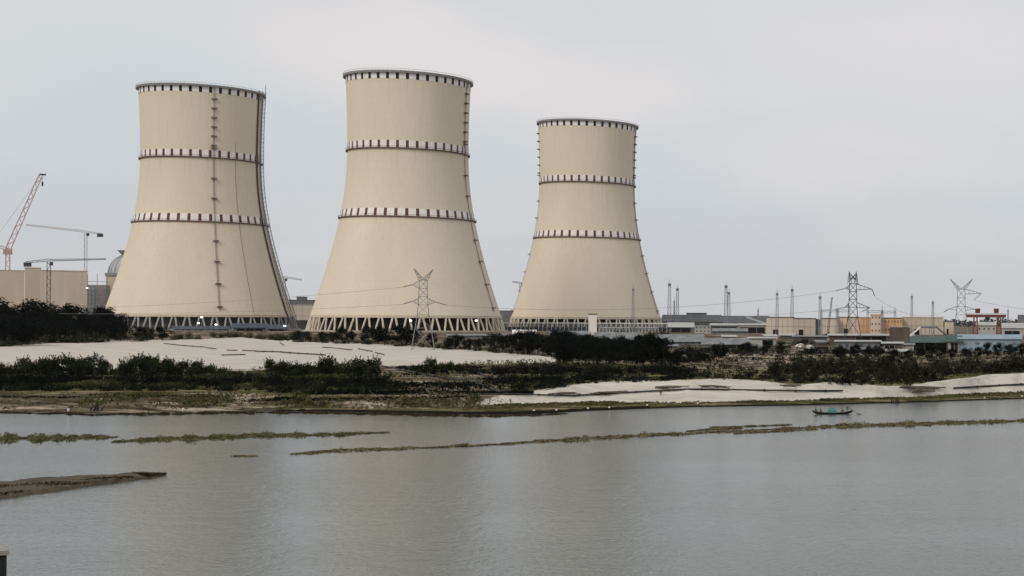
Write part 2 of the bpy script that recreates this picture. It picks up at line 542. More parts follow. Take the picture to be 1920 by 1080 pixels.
    wet_shade = ramp(nt, mth('ADD', sp.outputs['Blue'], mth('MULTIPLY', mth('SUBTRACT', n1, .5), .8)), .4, .6)
    c = mixcol(nt, wet_shade, c, (.014, .0125, .01))  # undercut shade painted in with the wet mud, one near-black
    nt.links.new(c, p.inputs['Base Color'])
    p.inputs['Roughness'].default_value = .95
    p.inputs['Specular IOR Level'].default_value = .0
    bmp = nt.nodes.new('ShaderNodeBump'); bmp.inputs['Strength'].default_value = .9; bmp.inputs['Distance'].default_value = .7
    nt.links.new(noi(nt, v, .5, 6, .6), bmp.inputs['Height'])
    nt.links.new(bmp.outputs[0], p.inputs['Normal'])
    me.materials.append(m)
    o = link('ground', me)
    tag(o, kind='structure')
terrain()

def water():
    m, nt, p = nodes('river_water')
    a = noi(nt, pos(nt, .8, 1, 1), 1.3, 3, .6)
    b = noi(nt, pos(nt, .6, 1, 1), .33, 2, .5)
    big = ramp(nt, noi(nt, pos(nt, .4, 1, 1), .014, 4, .55), .3, .7)
    ad = nt.nodes.new('ShaderNodeMath'); ad.operation = 'MULTIPLY_ADD'
    nt.links.new(b, ad.inputs[0]); ad.inputs[1].default_value = .9; nt.links.new(a, ad.inputs[2])
    bp = nt.nodes.new('ShaderNodeBump'); bp.inputs['Strength'].default_value = 1.0
    nt.links.new(ad.outputs[0], bp.inputs['Height'])
    mr = nt.nodes.new('ShaderNodeMapRange'); mr.inputs[3].default_value = .05; mr.inputs[4].default_value = .17
    nt.links.new(big, mr.inputs[0]); nt.links.new(mr.outputs[0], bp.inputs['Distance'])
    nt.links.new(bp.outputs[0], p.inputs['Normal'])
    nt.links.new(mixcol(nt, big, (.066, .086, .08), (.102, .108, .093)), p.inputs['Base Color'])
    p.inputs['Roughness'].default_value = .14
    p.inputs['IOR'].default_value = 1.333
    mb = MB()
    mb.add([(-4000, -400, 0), (4000, -400, 0), (4000, 900, 0), (-4000, 900, 0)], [(0, 1, 2, 3)])
    o = mb.build('water', m)
    tag(o, kind='structure')
water()

# ------------------------------------------------------------------ cooling towers
ZB, ZT, ZR, ZL = 9.8, 120.7, 171.6, 75.6
def rad(z):
    d = z - ZT
    return 37.5 * math.sqrt(1 + (d / (190 if d > 0 else 90.5)) ** 2)

def make_tower_meshes():
    T = {}
    mb = MB()
    prof = [(rad(ZB + (ZR - ZB) * i / 60), ZB + (ZR - ZB) * i / 60) for i in range(61)]
    inner = [(r - .9, z) for r, z in prof][::-1]
    mb.lathe(prof + [(prof[-1][0] - .9, ZR)] + inner + [prof[0]], 128)
    T['shell'] = mb.mesh('shell', M['tower'], True)
    def band(z0, z1, n, frac, dark, off=.12):
        mb = MB()
        sub = 3
        tot = n
        for k in range(tot):
            a0 = 2 * math.pi * k / tot
            a1 = a0 + 2 * math.pi / tot * frac
            a2 = 2 * math.pi * (k + 1) / tot
            for mi, (b0, b1) in enumerate(((a0, a1), (a1, a2))):
                mb.mi = mi
                mb.lathe([(rad(z0) + off, z0), (rad((z0 + z1) / 2) + off, (z0 + z1) / 2), (rad(z1) + off, z1)], sub, b0, b1)
        return mb.mesh('marking_band', [M['white'], M[dark]])
    T['band_top'] = band(ZR - 5.6, ZR - 1.6, 40, .68, 'blackpaint')
    T['band_mid'] = band(ZT + .5, ZT + 5.2, 40, .70, 'redbrown')
    T['band_low'] = band(ZL + .5, ZL + 5.4, 40, .70, 'redbrown')
    def gallery(z, w, h, m, rail):
        mb = MB()
        r = rad(z) + .05
        mb.lathe([(r, z - h), (r + w, z - h), (r + w, z), (r, z)], 96)
        if rail:
            mb.lathe([(r + w - .12, z + 1.0), (r + w, z + 1.0), (r + w, z + 1.15), (r + w - .12, z + 1.15), (r + w - .12, z + 1.0)], 96)
            for k in range(96):
                t = 2 * math.pi * k / 96
                mb.bar(((r + w - .06) * math.sin(t), -(r + w - .06) * math.cos(t), z), ((r + w - .06) * math.sin(t), -(r + w - .06) * math.cos(t), z + 1.0), .1)
        return mb.mesh('ring_gallery', m)
    T['gal_top'] = gallery(ZR - .2, 1.5, 1.5, M['gallery'], True)
    T['gal_mid'] = gallery(ZT + .2, 1.0, .55, M['redbrown'], True)
    T['gal_low'] = gallery(ZL + .2, 1.0, .55, M['redbrown'], True)
    # raking columns below the shell, one leaning each way
    for nm, sgn in (('col_a', 1), ('col_b', -1)):
        mb = MB()
        rt, rb = rad(ZB) - .5, 61.3
        top = Vector((.75 * sgn, -rt, ZB + .05)); bot = Vector((2.75 * sgn, -rb, .25))
        mb.tube([bot, top], .62, 8)
        mb.box((bot.x, bot.y, .4), (2.0, 2.0, .9))
        T[nm] = mb.mesh('column', M['colconc'], False)
        T[nm + '_grey'] = mb.mesh('column', M['colhaze'], False)
    mb = MB(); r = rad(ZB)
    mb.lathe([(r - 1.2, ZB - .02), (r - 1.2, ZB - .7), (r + .35, ZB - .7), (r + .35, ZB + 1.0), (r + .02, ZB + 1.0)], 128)
    T['beam'] = mb.mesh('ring_beam', M['colconc'], False)
    mb = MB()
    mb.lathe([(63.0, -1.5), (63.8, -1.5), (63.8, .9), (63.0, .9), (63.0, -1.5)], 96)
    T['basin'] = mb.mesh('basin_wall', M['concrete'])
    return T
TM = make_tower_meshes()

def sph(phi, z, off=0.0):
    r = rad(z) + off
    return Vector((r * math.sin(phi), -r * math.cos(phi), z))

def cooling_tower(px, D, label, ladder_deg, fill, second=None):
    base = W(px, 380, D); base.z = 14.0
    t = empty('cooling_tower', base, yaw(px), label, 'cooling tower', 'cooling towers of the power plant')
    link('shell', TM['shell'], t)
    link('ring_beam', TM['beam'], t)
    tag(link('marking_band', TM['band_top'], t), 'white and black block band under the rim')
    tag(link('marking_band', TM['band_mid'], t), 'white and dark red block band at the waist')
    tag(link('marking_band', TM['band_low'], t), 'white and dark red block band below the waist')
    tag(link('ring_gallery', TM['gal_top'], t), 'grey walkway round the rim')
    link('ring_gallery', TM['gal_mid'], t); link('ring_gallery', TM['gal_low'], t)
    link('basin_wall', TM['basin'], t)
    mb = MB()
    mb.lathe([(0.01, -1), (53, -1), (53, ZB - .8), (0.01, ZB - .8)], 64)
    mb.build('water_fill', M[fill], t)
    n = 46
    sfx = '_grey' if fill == 'innergrey' else ''
    for k in range(n):
        a = 2 * math.pi * k / n
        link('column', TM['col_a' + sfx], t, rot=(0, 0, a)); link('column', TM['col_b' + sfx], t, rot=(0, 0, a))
    for deg in [ladder_deg] + ([second] if second else []):
        # caged ladder with landings
        ph = math.radians(deg)
        mb = MB()
        zs = [ZB + 4 + (ZR - 2 - ZB - 4) * i / 50 for i in range(51)]
        for o in (-.38, .38):
            mb.tube([sph(ph + o / rad(z), z, .5) for z in zs], .1, 5)
        z = ZB + 4
        while z < ZR - 2:
            mb.bar(sph(ph - .5 / rad(z), z, .5), sph(ph + .5 / rad(z), z, .5), .12); z += .8
        lad = mb.build('ladder', M['ladder'], t)
        step = 0
        for z in [ZR - 10, ZR - 16.5, ZR - 23, ZR - 29.5, ZR - 36, ZR - 42.5, ZT + 6.5, 106, 92, 62, 47.5, 32, 16]:
            mb = MB()
            c = sph(ph, z, 1.0)
            mb.box(c, (3.4, 1.9, .25), ph)
            mb.box((c.x, c.y, z + .62), (3.4, 1.9, .1), ph)
            mb.box(sph(ph, z + .35, 1.9), (3.4, .08, .6), ph)
            mb.build('landing', M['ladder'], lad)
    return t

t1 = cooling_tower(378, 1075, 'leftmost cooling tower, with a grey hoist mast up its right edge', 11, 'innergrey')
t2 = cooling_tower(766, 1017, 'tallest cooling tower, in the middle behind the pylon on pale sand', 66, 'inner')
t3 = cooling_tower(1102, 1248, 'smallest cooling tower, on the right beside the lightning masts', 74, 'inner', -84)

# hoist mast on the left tower, its lightning cable and rim antenna
def hoist(t):
    mb = MB()
    p0, p1 = math.radians(64), math.radians(75)
    zs = [1 + (ZR + 1 - 1) * i / 56 for i in range(57)]
    def rail(phi, off):
        return [sph(phi, max(z, ZB), off) if z >= ZB else Vector((sph(phi, ZB, off).x, sph(phi, ZB, off).y, z)) for z in zs]
    A, B, C_, D_ = rail(p0, .6), rail(p0 + .03, 2.2), rail(p1, 2.4), rail(p1, .6)
    for r in (A, B, C_, D_):
        mb.tube(r, .22, 4)
    for i in range(56):
        for P, Q in ((A, B), (B, C_), (C_, D_)):
            mb.bar(P[i], Q[i], .2)
            mb.bar(P[i], Q[i + 1], .14)
    h = mb.build('hoist_mast', M['greysteel'], t)
    mb = MB()
    for i in range(56):
        mb.bar(A[i] * 1.0, A[i + 1], .9)
    mb.build('cable_duct', M['darksteel'], h)
    mb = MB()
    mb.tube([sph(math.radians(33), ZB + 1 + (ZR - ZB - 40) * i / 40, .12) for i in range(41)], .1, 4)
    mb.build('lightning_cable', M['ladder'], t)
    mb = MB(); a = sph(math.radians(84), ZR, 1.2)
    mb.tube([a, a + Vector((0, 0, 7))], .22, 5)
    mb.build('antenna', M['greysteel'], t)
hoist(t1)

# ------------------------------------------------------------------ generic industrial pieces
def place(px0, px1, ybase, Y=None):
    pxc = (px0 + px1) / 2
    if Y is None:
        p = hit(pxc, ybase)
    else:
        p = on(pxc, Y)
    Y = p.y
    wid = (px1 - px0) * mpp(Y) * math.cos(yaw(pxc))
    return p, Y, wid, yaw(pxc)
def htop(px, ytop, p):
    return W(px, ytop, p.y).z - p.z

def building(name, px0, px1, ytop, ybase, wall, label, cat='building', Y=None, depth=20, roof='flat', roofmat='greyroof',
             wins=0, rows=1, doors=0, opening=None, group=None, rise=1.5, lines=0, skew=0.0, winmat='glass', overhang=.8, wh=1.2):
    p, Y, w, rz = place(px0, px1, ybase, Y)
    h = max(htop((px0 + px1) / 2, ytop, p), 1.5)
    t = empty(name, p, rz + skew, label, cat, group)
    hw = h if roof == 'flat' else max(h - rise, 1.2)
    mb = MB()
    x, d = w / 2, depth
    # wall shell with its foot sunk in the ground
    mb.add([(-x, 0, -2), (x, 0, -2), (x, d, -2), (-x, d, -2), (-x, 0, hw), (x, 0, hw), (x, d, hw), (-x, d, hw)],
           [(0, 1, 5, 4), (1, 2, 6, 5), (2, 3, 7, 6), (3, 0, 4, 7), (4, 5, 6, 7)])
    if roof == 'gable':
        mb.add([(-x, 0, hw), (-x, d, hw), (-x, d / 2, h - .15), (x, 0, hw), (x, d, hw), (x, d / 2, h - .15)], [(0, 2, 1), (3, 4, 5)])
    mb.build('wall', M[wall], t)
    mb = MB(); o = overhang
    if roof == 'flat':
        mb.box((0, d / 2, h + .25), (w + .7, d + .7, .5))
        mb.build('parapet', M[roofmat], t)
    elif roof == 'gable':
        sl = rise / (d / 2); th = .18
        vs = []
        for sx in (-x - o, x + o):
            vs += [(sx, -o, hw - o * sl + .03), (sx, d / 2, h + .03), (sx, d + o, hw - o * sl + .03),
                   (sx, -o, hw - o * sl + .03 + th), (sx, d / 2, h + .03 + th), (sx, d + o, hw - o * sl + .03 + th)]
        mb.add(vs, [(0, 6, 7, 1), (1, 7, 8, 2), (3, 4, 10, 9), (4, 5, 11, 10), (0, 3, 9, 6), (2, 8, 11, 5), (0, 1, 4, 3), (1, 2, 5, 4), (6, 9, 10, 7), (7, 10, 11, 8)])
        mb.build('roof', M[roofmat], t)
    elif roof == 'mono':       # rising to the back
        th = .18
        sl = rise / d
        vs = []
        for sx in (-x - o, x + o):
            vs += [(sx, -o, hw - o * sl + .03), (sx, d + o, h + o * sl + .03), (sx, -o, hw - o * sl + .03 + th), (sx, d + o, h + o * sl + .03 + th)]
        mb.add(vs, [(0, 4, 5, 1), (2, 3, 7, 6), (0, 2, 6, 4), (1, 5, 7, 3), (0, 1, 3, 2), (4, 6, 7, 5)])
        mb.build('roof', M[roofmat], t)
    if opening:
        a, b, c_ = opening
        mb = MB(); mb.box((-x + w * (a + b) / 2, -.03, hw * c_ / 2), (w * (b - a), .12, hw * c_))
        mb.build('opening', M['dark'], t)
        n = max(2, int(w * (b - a) / 5))
        for i in range(n + 1):
            mb = MB(); mb.box((-x + w * (a + (b - a) * i / n), -.2, hw * c_ / 2), (.22, .2, hw * c_))
            mb.build('post', M['greysteel'], t)
    if lines:
        mb = MB()
        for i in range(1, lines):
            mb.box((-x + w * i / lines, -.04, hw / 2), (.12, .08, hw))
        mb.box((0, -.05, hw * .52), (w * .995, .08, .14))
        mb.build('panel_joint', M['greywall'], t)
    for r_ in range(rows if wins else 0):
        for i in range(wins):
            mb = MB()
            zc = hw * (r_ + .62) / rows
            mb.box((-x + w * (i + .5) / wins, -.02, zc), (w / wins * .38, .1, min(wh, hw / rows * .38)))
            f = mb.build('window', M[winmat], t)
    for i in range(doors):
        mb = MB(); dw = min(3.2, w * .2); dh = min(3.6, hw * .6)
        mb.box((-x + w * (i + .35) / max(doors, 1), -.03, dh / 2), (dw, .12, dh)); mb.build('door', M['dark'], t)
    t['_h'] = h; t['_w'] = w
    return t

def lattice_mast(px, ytop, ybase, Y, label, wpx=5.0, platform=True, group='lightning masts beside the towers', name='lightning_mast', m='greysteel'):
    p = on(px, Y)
    H = htop(px, ytop, p)
    t = empty(name, p, yaw(px), label, 'mast', group)
    wb = wpx * mpp(Y) * 1.15; wt = wb * .55
    hs = H * .86
    mb = MB()
    n = max(6, int(hs / 3.2))
    def cor(i, k):
        f = i / n; w = wb + (wt - wb) * f
        sx, sy = ((-1, -1), (1, -1), (1, 1), (-1, 1))[k]
        return (sx * w / 2, sy * w / 2, hs * f - (1 if i == 0 else 0))
    bw = max(.26, .00032 * Y)
    for k in range(4):
        mb.bar(cor(0, k), cor(n, k), bw)
    for i in range(n):
        for k in range(4):
            k2 = (k + 1) % 4
            mb.bar(cor(i, k), cor(i + 1, k2), bw * .6)
            mb.bar(cor(i + 1, k), cor(i + 1, k2), bw * .6)
    mb.build('lattice_shaft', M[m], t)
    if platform:
        mb = MB()
        q = wt * 1.5
        mb.add([(-wt / 2, -wt / 2, hs), (wt / 2, -wt / 2, hs), (wt / 2, wt / 2, hs), (-wt / 2, wt / 2, hs),
                (-q / 2, -q / 2, hs + wt * .7), (q / 2, -q / 2, hs + wt * .7), (q / 2, q / 2, hs + wt * .7), (-q / 2, q / 2, hs + wt * .7)],
               [(0, 3, 2, 1), (4, 5, 6, 7), (0, 1, 5, 4), (1, 2, 6, 5), (2, 3, 7, 6), (3, 0, 4, 7)])
        mb.box((0, 0, hs + wt * .7 + .5), (q, q, .9))
        mb.build('platform', M[m], t)
    mb = MB(); mb.tube([(0, 0, hs), (0, 0, H)], .22, 5, .1)
    mb.build('rod', M[m], t)
    return t

def pylon(px, ybase, Y, label, body, horns, arms, m='greysteel', bw=.3):
    """body: [(image y, width px)], horns: [(x0,y0,x1,y1)], arms: [(y, half-root px, tip dx, tip y, insulator dx, dy)]"""
    p = on(px, Y) if Y else hit(px, ybase)
    Y = p.y
    k = mpp(Y)
    t = empty('pylon', p, yaw(px), label, 'pylon', 'lattice pylons carrying the power line')
    zof = lambda y: (W(px, y, Y).z - p.z)
    cy = math.cos(yaw(px))
    kk = k * cy
    mb = MB()
    lev = []
    for (y0, w0), (y1, w1) in zip(body, body[1:]):
        z0, z1 = zof(y0), zof(y1)
        n = max(1, int(abs(z1 - z0) / max(2.4, (w0 + w1) / 2 * kk * .9)))
        for i in range(n):
            f = i / n; lev.append((z0 + (z1 - z0) * f, (w0 + (w1 - w0) * f) * kk))
    lev.append((zof(body[-1][0]), body[-1][1] * kk))
    lev[0] = (lev[0][0] - .5, lev[0][1])
    S = ((-1, -1), (1, -1), (1, 1), (-1, 1))
    P = lambda i, c: (S[c][0] * lev[i][1] / 2, S[c][1] * lev[i][1] / 2, lev[i][0])
    legs = [MB() for _ in range(4)]
    for i in range(len(lev) - 1):
        for c in range(4):
            legs[c].bar(P(i, c), P(i + 1, c), bw)
            c2 = (c + 1) % 4
            mb.bar(P(i, c), P(i + 1, c2), bw * .6); mb.bar(P(i, c2), P(i + 1, c), bw * .6)
            mb.bar(P(i + 1, c), P(i + 1, c2), bw * .6)
    for c in range(4):
        legs[c].build('leg', M[m], t)
    mb.build('bracing', M[m], t)
    for (x0, y0, x1, y1, hw) in horns:
        mb = MB()
        a = Vector((x0 * kk, 0, zof(y0))); b = Vector((x1 * kk, 0, zof(y1)))
        d = Vector((hw * kk, 0, 0)); e = Vector((0, hw * kk, 0))
        for q in (d, -d, e, -e):
            mb.bar(a + q, b, bw * .8)
        for i in range(1, 4):
            f = i / 4
            mb.bar(a + (b - a) * f + d * (1 - f), a + (b - a) * f - d * (1 - f), bw * .5)
            mb.bar(a + (b - a) * (f - .25) + d * (1.25 - f), a + (b - a) * f - d * (1 - f), bw * .5)
        mb.build('earth_wire_horn', M[m], t)
    tips = []
    for (yu, yl, root, tdx, ty, idx_, idy) in arms:
        mb = MB()
        s = 1 if tdx > 0 else -1
        tip = Vector((tdx * kk, 0, zof(ty)))
        r = root * kk
        rs = []
        for sy in (-1, 1):
            for yy in (yu, yl):
                a = Vector((s * r, sy * r * .9, zof(yy))); rs.append(a)
                mb.bar(a, tip, bw * .75)
        for i in range(1, 4):
            f = i / 4
            q = [a + (tip - a) * f for a in rs]
            mb.bar(q[0], q[1], bw * .5); mb.bar(q[2], q[3], bw * .5); mb.bar(q[1], q[3], bw * .5)
        arm = mb.build('cross_arm', M[m], t)
        if idx_ is not None:
            e = tip + Vector((idx_ * kk, -.6, -idy * k))
            mb = MB(); mb.tube([tip, e], .06, 5)
            for i in range(1, 9):
                c = tip + (e - tip) * (i / 9.5)
                dd = (e - tip).normalized() * .14
                mb.tube([c - dd, c + dd], .26, 6)
            mb.build('insulator', M['insul'], arm)
            tips.append(t.matrix_basis @ e)
        else:
            tips.append(t.matrix_basis @ tip)
    return t, tips

def wire(pts_ends, sag, label):
    a, b = pts_ends
    pts = []
    for i in range(33):
        f = i / 32
        q = a.lerp(b, f); q.z -= sag * 4 * f * (1 - f)
        pts.append(q)
    mb = MB(); mb.tube([q - a for q in pts], .065, 4)
    o = mb.build('power_line', M['greysteel'], loc=a)
    return tag(o, label, 'power line', 'cables strung between the pylons')

# ------------------------------------------------------------------ pylons and lines
pc, tc_ = pylon(793, 655, None, 'lattice pylon on the pale sand in front of the middle cooling tower',
    [(656, 44), (615, 30), (590, 22), (572, 18), (525, 14)],
    [(-2, 526, -18, 503, 6), (2, 526, 18, 505, 6)],
    [(526, 541, 7, -20, 534, -19, 5), (559, 572, 8, -20, 565, -19, 6), (559, 572, 8, 23, 566, 22, 6)], bw=.3)
pa, ta_ = pylon(1599, 630, 720, 'lattice pylon with twin columns before the orange buildings',
    [(632, 32), (595, 18), (576, 15), (532, 13)],
    [(-6, 533, -7, 509, 4), (6, 533, 6, 509, 4), (-5, 525, 5, 514, 1.5), (5, 525, -5, 514, 1.5)],
    [(532, 543, 6, 36, 542, 5, 14), (534, 543, 6, -14, 541, -20, 5), (567, 577, 7, 32, 577, -17, 8), (568, 577, 7, -14, 576, -21, 5)], bw=.34, m='darksteel')
pb, tb_ = pylon(1802, 625, 860, 'pale lattice pylon with wide V top beside the red gantry crane',
    [(628, 26), (590, 19), (575, 15), (542, 14)],
    [(-3, 543, -21, 523, 5), (3, 543, 21, 523, 5)],
    [(542, 551, 7, 38, 550, -15, 13), (574, 582, 7, -24, 580, -9, 6), (574, 582, 7, 26, 580, None, 0)], bw=.33)
wire((tc_[2], ta_[1]), 5, 'long thin cable running from the sand pylon to the twin-column pylon')
far_left = W(-260, 577, 900)
wire((tc_[0], W(150, 577, 820)), 1.5, 'upper cable running left from the sand pylon across the middle tower')
wire((tc_[1], W(110, 588, 800)), 1.5, 'lower cable running left from the sand pylon across the middle tower')
wire((ta_[0], tb_[1]), 5, 'cable sagging between the twin-column pylon and the pale V-topped pylon')
wire((tb_[0], W(2200, 590, 900)), 4, 'cable leaving the pale V-topped pylon to the right')
wire((ta_[3], W(1060, 596, 1100)), 3, 'low cable running left from the twin-column pylon behind the masts')

# ------------------------------------------------------------------ lightning masts
for a in [
    (1187, 533, 600, 1000, 'lattice mast standing in front of the right cooling tower', 4.5),
    (1255, 523, 588, 1150, 'taller of the two lattice masts just right of the right cooling tower', 6.5),
    (1270, 533, 588, 1180, 'shorter of the two lattice masts just right of the right cooling tower', 5.5),
    (1361, 527, 595, 1120, 'tall lattice mast rising behind the long dark hall', 6.5),
    (1366.5, 541, 595, 1160, 'lower lattice mast tucked against the tall one behind the dark hall', 5.5),
    (1457, 542, 620, 860, 'lattice mast in front of the left end of the beige building', 5),
    (1485, 534, 592, 1050, 'tall lattice mast behind the middle of the beige building', 5.5),
    (1537.5, 549, 632, 820, 'thick grey mast at the right corner of the beige building', 5.5),
    (1709.5, 549, 592, 1050, 'lattice mast rising behind the sand coloured block right of the orange ones', 4.5),
    (1749, 561, 612, 900, 'lattice mast in front of the right end of the sand coloured block', 4.5),
]:
    lattice_mast(*a)
for a in [(1421.5, 574, 600, 1250, 'thin far mast just left of the beige building', 2.6),
          (1264, 555, 590, 1350, 'small thin mast between the two masts near the right tower', 2.0),
          (1890, 575, 602, 1500, 'thin far mast right of the red gantry crane', 3.0)]:
    lattice_mast(*a, platform=False, group='thin far masts')

# substation portals
def portal(px0, px1, ytop, ybeam, ybase, Y, label):
    p, Y, w, rz = place(px0, px1, ybase, Y)
    t = empty('busbar_portal', p, rz, label, 'gantry', 'steel portals of the substation')
    hb = htop((px0 + px1) / 2, ybeam, p); ht = htop((px0 + px1) / 2, ytop, p)
    for s in (-1, 1):
        mb = MB()
        x = s * w / 2
        for dx, dy in ((-.7, -.7), (.7, -.7), (.7, .7), (-.7, .7)):
            mb.bar((x + dx, dy, -1), (x + dx * .6, dy * .6, hb + 1), .24)
        n = int(hb / 1.8)
        for i in range(n):
            z0, z1 = hb * i / n, hb * (i + 1) / n
            mb.bar((x - .65, -.65, z0), (x + .65, -.65, z1), .15); mb.bar((x + .65, -.65, z0), (x - .65, -.65, z1), .15)
            mb.bar((x - .65, .65, z0), (x + .65, .65, z1), .15)
        mb.tube([(x, 0, hb), (x, 0, ht)], .18, 5, .08)
        mb.build('post', M['greysteel'], t)
    mb = MB()
    for dy in (-.6, .6):
        for dz in (0, 1.2):
            mb.bar((-w / 2 - 1, dy, hb + dz), (w / 2 + 1, dy, hb + dz), .22)
    n = max(4, int(w / 1.6))
    for i in range(n):
        x0, x1 = -w / 2 + w * i / n, -w / 2 + w * (i + 1) / n
        mb.bar((x0, -.6, hb + (0 if i % 2 else 1.2)), (x1, -.6, hb + (1.2 if i % 2 else 0)), .16)
        mb.bar((x0, -.6, hb), (x0, .6, hb), .14)
    mb.build('beam', M['greysteel'], t)
portal(1540, 1569, 572, 585, 629, 840, 'steel portal spanning from the thick grey mast towards the twin-column pylon')
portal(1571, 1592, 578, 585, 629, 850, 'narrow steel portal just left of the twin-column pylon')
portal(1627, 1653.5, 573, 586, 627, 860, 'steel portal in front of the orange block right of the pylon')
portal(1654.5, 1678, 574, 587, 627, 870, 'steel portal furthest right in front of the orange blocks')

# leaning thin crane boom by the beige building
def lean_boom():
    p = hit(1551, 632)
    t = empty('drilling_boom', p, yaw(1555), 'slim dark boom leaning beside the thick grey mast', 'boom')
    top = W(1560, 557, p.y) - p
    mb = MB()
    for dx, dy in ((-.5, -.5), (.5, -.5), (.5, .5), (-.5, .5)):
        mb.bar((dx, dy, 0), (top.x + dx * .5, dy * .5, top.z), .24)
    for i in range(14):
        f, g = i / 14, (i + 1) / 14
        mb.bar((top.x * f - .45, -.45, top.z * f), (top.x * g + .4, -.4, top.z * g), .16)
        mb.bar((top.x * f + .45, -.45, top.z * f), (top.x * g - .4, -.4, top.z * g), .16)
    mb.build('lattice_boom', M['darksteel'], t)
    mb = MB(); mb.box((0, .5, .9), (3.0, 4.0, 1.8)); mb.box((.8, .2, 2.2), (1.4, 2.0, 1.2)); mb.build('base_unit', M['darksteel'], t)
lean_boom()

# ------------------------------------------------------------------ buildings, right side
building('plant_hall', 1243, 1352, 590.5, 606, 'greywall', 'long dark grey hall with roof vents right of the right cooling tower', 'hall', Y=1320, depth=45, roof='gable', roofmat='darkroof', rise=6, wins=6, rows=1)
building('plant_hall', 1352, 1442, 592.5, 606, 'greywall', 'lower dark grey hall running up to the beige building', 'hall', Y=1330, depth=45, roof='gable', roofmat='darkroof', rise=6, wins=5)
building('roof_plant_room', 1287, 1325, 587.5, 600, 'greywall', 'low block showing above the long dark hall', 'building', Y=1420, depth=16, roof='flat', roofmat='darkroof')
building('shed', 1254, 1300, 605, 624, 'greywall', 'grey shed with a dark gable front right of the right cooling tower', 'shed', Y=1020, depth=18, roof='gable', roofmat='paleroof', rise=3, opening=(.1, .9, .8), group='work sheds between the towers and the beige building')
building('container_office', 1303, 1332, 612, 630, 'palewall', 'pale two storey site office beside the gabled grey shed', 'site office', Y=960, depth=8, roof='flat', roofmat='paleroof', wins=4, rows=2)
building('shed', 1333, 1384, 607, 626, 'greywall', 'open grey shed with a pale roof behind the site office', 'shed', Y=1010, depth=20, roof='mono', roofmat='paleroof', rise=1.2, opening=(.05, .95, .8), group='work sheds between the towers and the beige building')
building('shed', 1384, 1437, 607, 624, 'palewall', 'open pale shed touching the beige building', 'shed', Y=1000, depth=20, roof='mono', roofmat='paleroof', rise=1.0, opening=(.05, .95, .75), group='work sheds between the towers and the beige building')
building('shed', 1338, 1400, 616, 632, 'greywall', 'low grey workshop with a row of windows in front of the open sheds', 'shed', Y=900, depth=10, roof='gable', roofmat='greyroof', rise=1.5, wins=8, group='work sheds between the towers and the beige building')
building('long_shed', 1233, 1318, 628, 652, 'greywall', 'long shed with wide pale grey roof above the dark trees', 'shed', Y=720, depth=22, roof='gable', roofmat='greyroof', rise=3.2, wins=7, group='low sheds along the tree line')
building('long_shed', 1318, 1402, 635, 656, 'palewall', 'low shed with pale roof right of the wide grey roofed one', 'shed', Y=690, depth=16, roof='gable', roofmat='greyroof', rise=2.5, opening=(.55, .95, .8), group='low sheds along the tree line')
building('long_shed', 1116, 1203, 624, 645, 'greywall', 'shed with pale sheet roof in front of the right cooling tower', 'shed', Y=760, depth=24, roof='gable', roofmat='greyroof', rise=3.5, wins=6, group='low sheds along the tree line')
building('long_shed', 1030, 1100, 621, 640, 'greywall', 'low grey shed left of the white tower house', 'shed', Y=850, depth=18, roof='gable', roofmat='greyroof', rise=2.4, wins=5, group='low sheds along the tree line')
building('tower_house', 1103.5, 1119, 589.5, 624, 'white', 'narrow white tower house with dark red roof before the right cooling tower', 'building', Y=900, depth=5.5, roof='flat', roofmat='redroof')
building('tent_hall', 963, 1004, 619, 632, 'white', 'white tent hall beside the right foot of the middle tower', 'tent', Y=900, depth=10, roof='gable', roofmat='white', rise=2, doors=1)

building('beige_block', 1437, 1487, 595.5, 630, 'beige2', 'lighter left half of the big windowless beige block', 'building', Y=880, depth=26, roof='flat', roofmat='greywall', lines=5, doors=1)
building('beige_block', 1487.6, 1529, 597.5, 630, 'beige', 'right half of the big beige block with rooftop units', 'building', Y=882, depth=26, roof='flat', roofmat='greywall', lines=4, doors=1)
building('annex_tower', 1529.4, 1536, 600, 630, 'greywall', 'narrow grey annex at the right end of the beige block', 'building', Y=890, depth=10, roof='flat', roofmat='greywall')
building('beige_block', 1539, 1572, 597.5, 628, 'beige2', 'small beige block between the thick mast and the orange buildings', 'building', Y=930, depth=20, roof='flat', roofmat='greywall', lines=4)
building('orange_block', 1572.4, 1612, 595.5, 628, 'peach', 'peach coloured block behind the twin-column pylon', 'building', Y=940, depth=24, roof='flat', roofmat='greywall', lines=5, doors=1)
building('orange_block', 1612.4, 1632, 596, 628, 'orange', 'bright orange block just right of the twin-column pylon', 'building', Y=941, depth=24, roof='flat', roofmat='paleroof', lines=3)
building('orange_block', 1632.4, 1652, 590.5, 628, 'peach', 'tall peach block with small square windows', 'building', Y=935, depth=24, roof='flat', roofmat='peach', wins=3, rows=3, winmat='brownwall')
building('orange_block', 1652.4, 1692, 597, 626, 'orange', 'low wide orange block furthest right of the orange buildings', 'building', Y=945, depth=24, roof='flat', roofmat='brownwall', wins=7, rows=2, winmat='brownwall')
building('sand_block', 1692.4, 1769, 595.5, 622, 'beige', 'long sand coloured block behind the slanted gallery', 'building', Y=960, depth=26, roof='flat', roofmat='peach', lines=9, doors=1)
building('sand_block', 1771, 1788, 603, 622, 'beige2', 'little sand coloured block left of the pale pylon', 'building', Y=1000, depth=14, roof='flat', roofmat='darkroof', doors=1)
building('white_hall', 1832, 1868, 604, 622, 'palewall', 'white hall seen under the red gantry crane', 'hall', Y=980, depth=20, roof='gable', roofmat='paleroof', rise=2, wins=4)
building('white_hall', 1878, 1935, 606, 624, 'palewall', 'white hall with a broad pale roof at the right edge', 'hall', Y=940, depth=24, roof='gable', roofmat='paleroof', rise=3, opening=(.1, .6, .6))
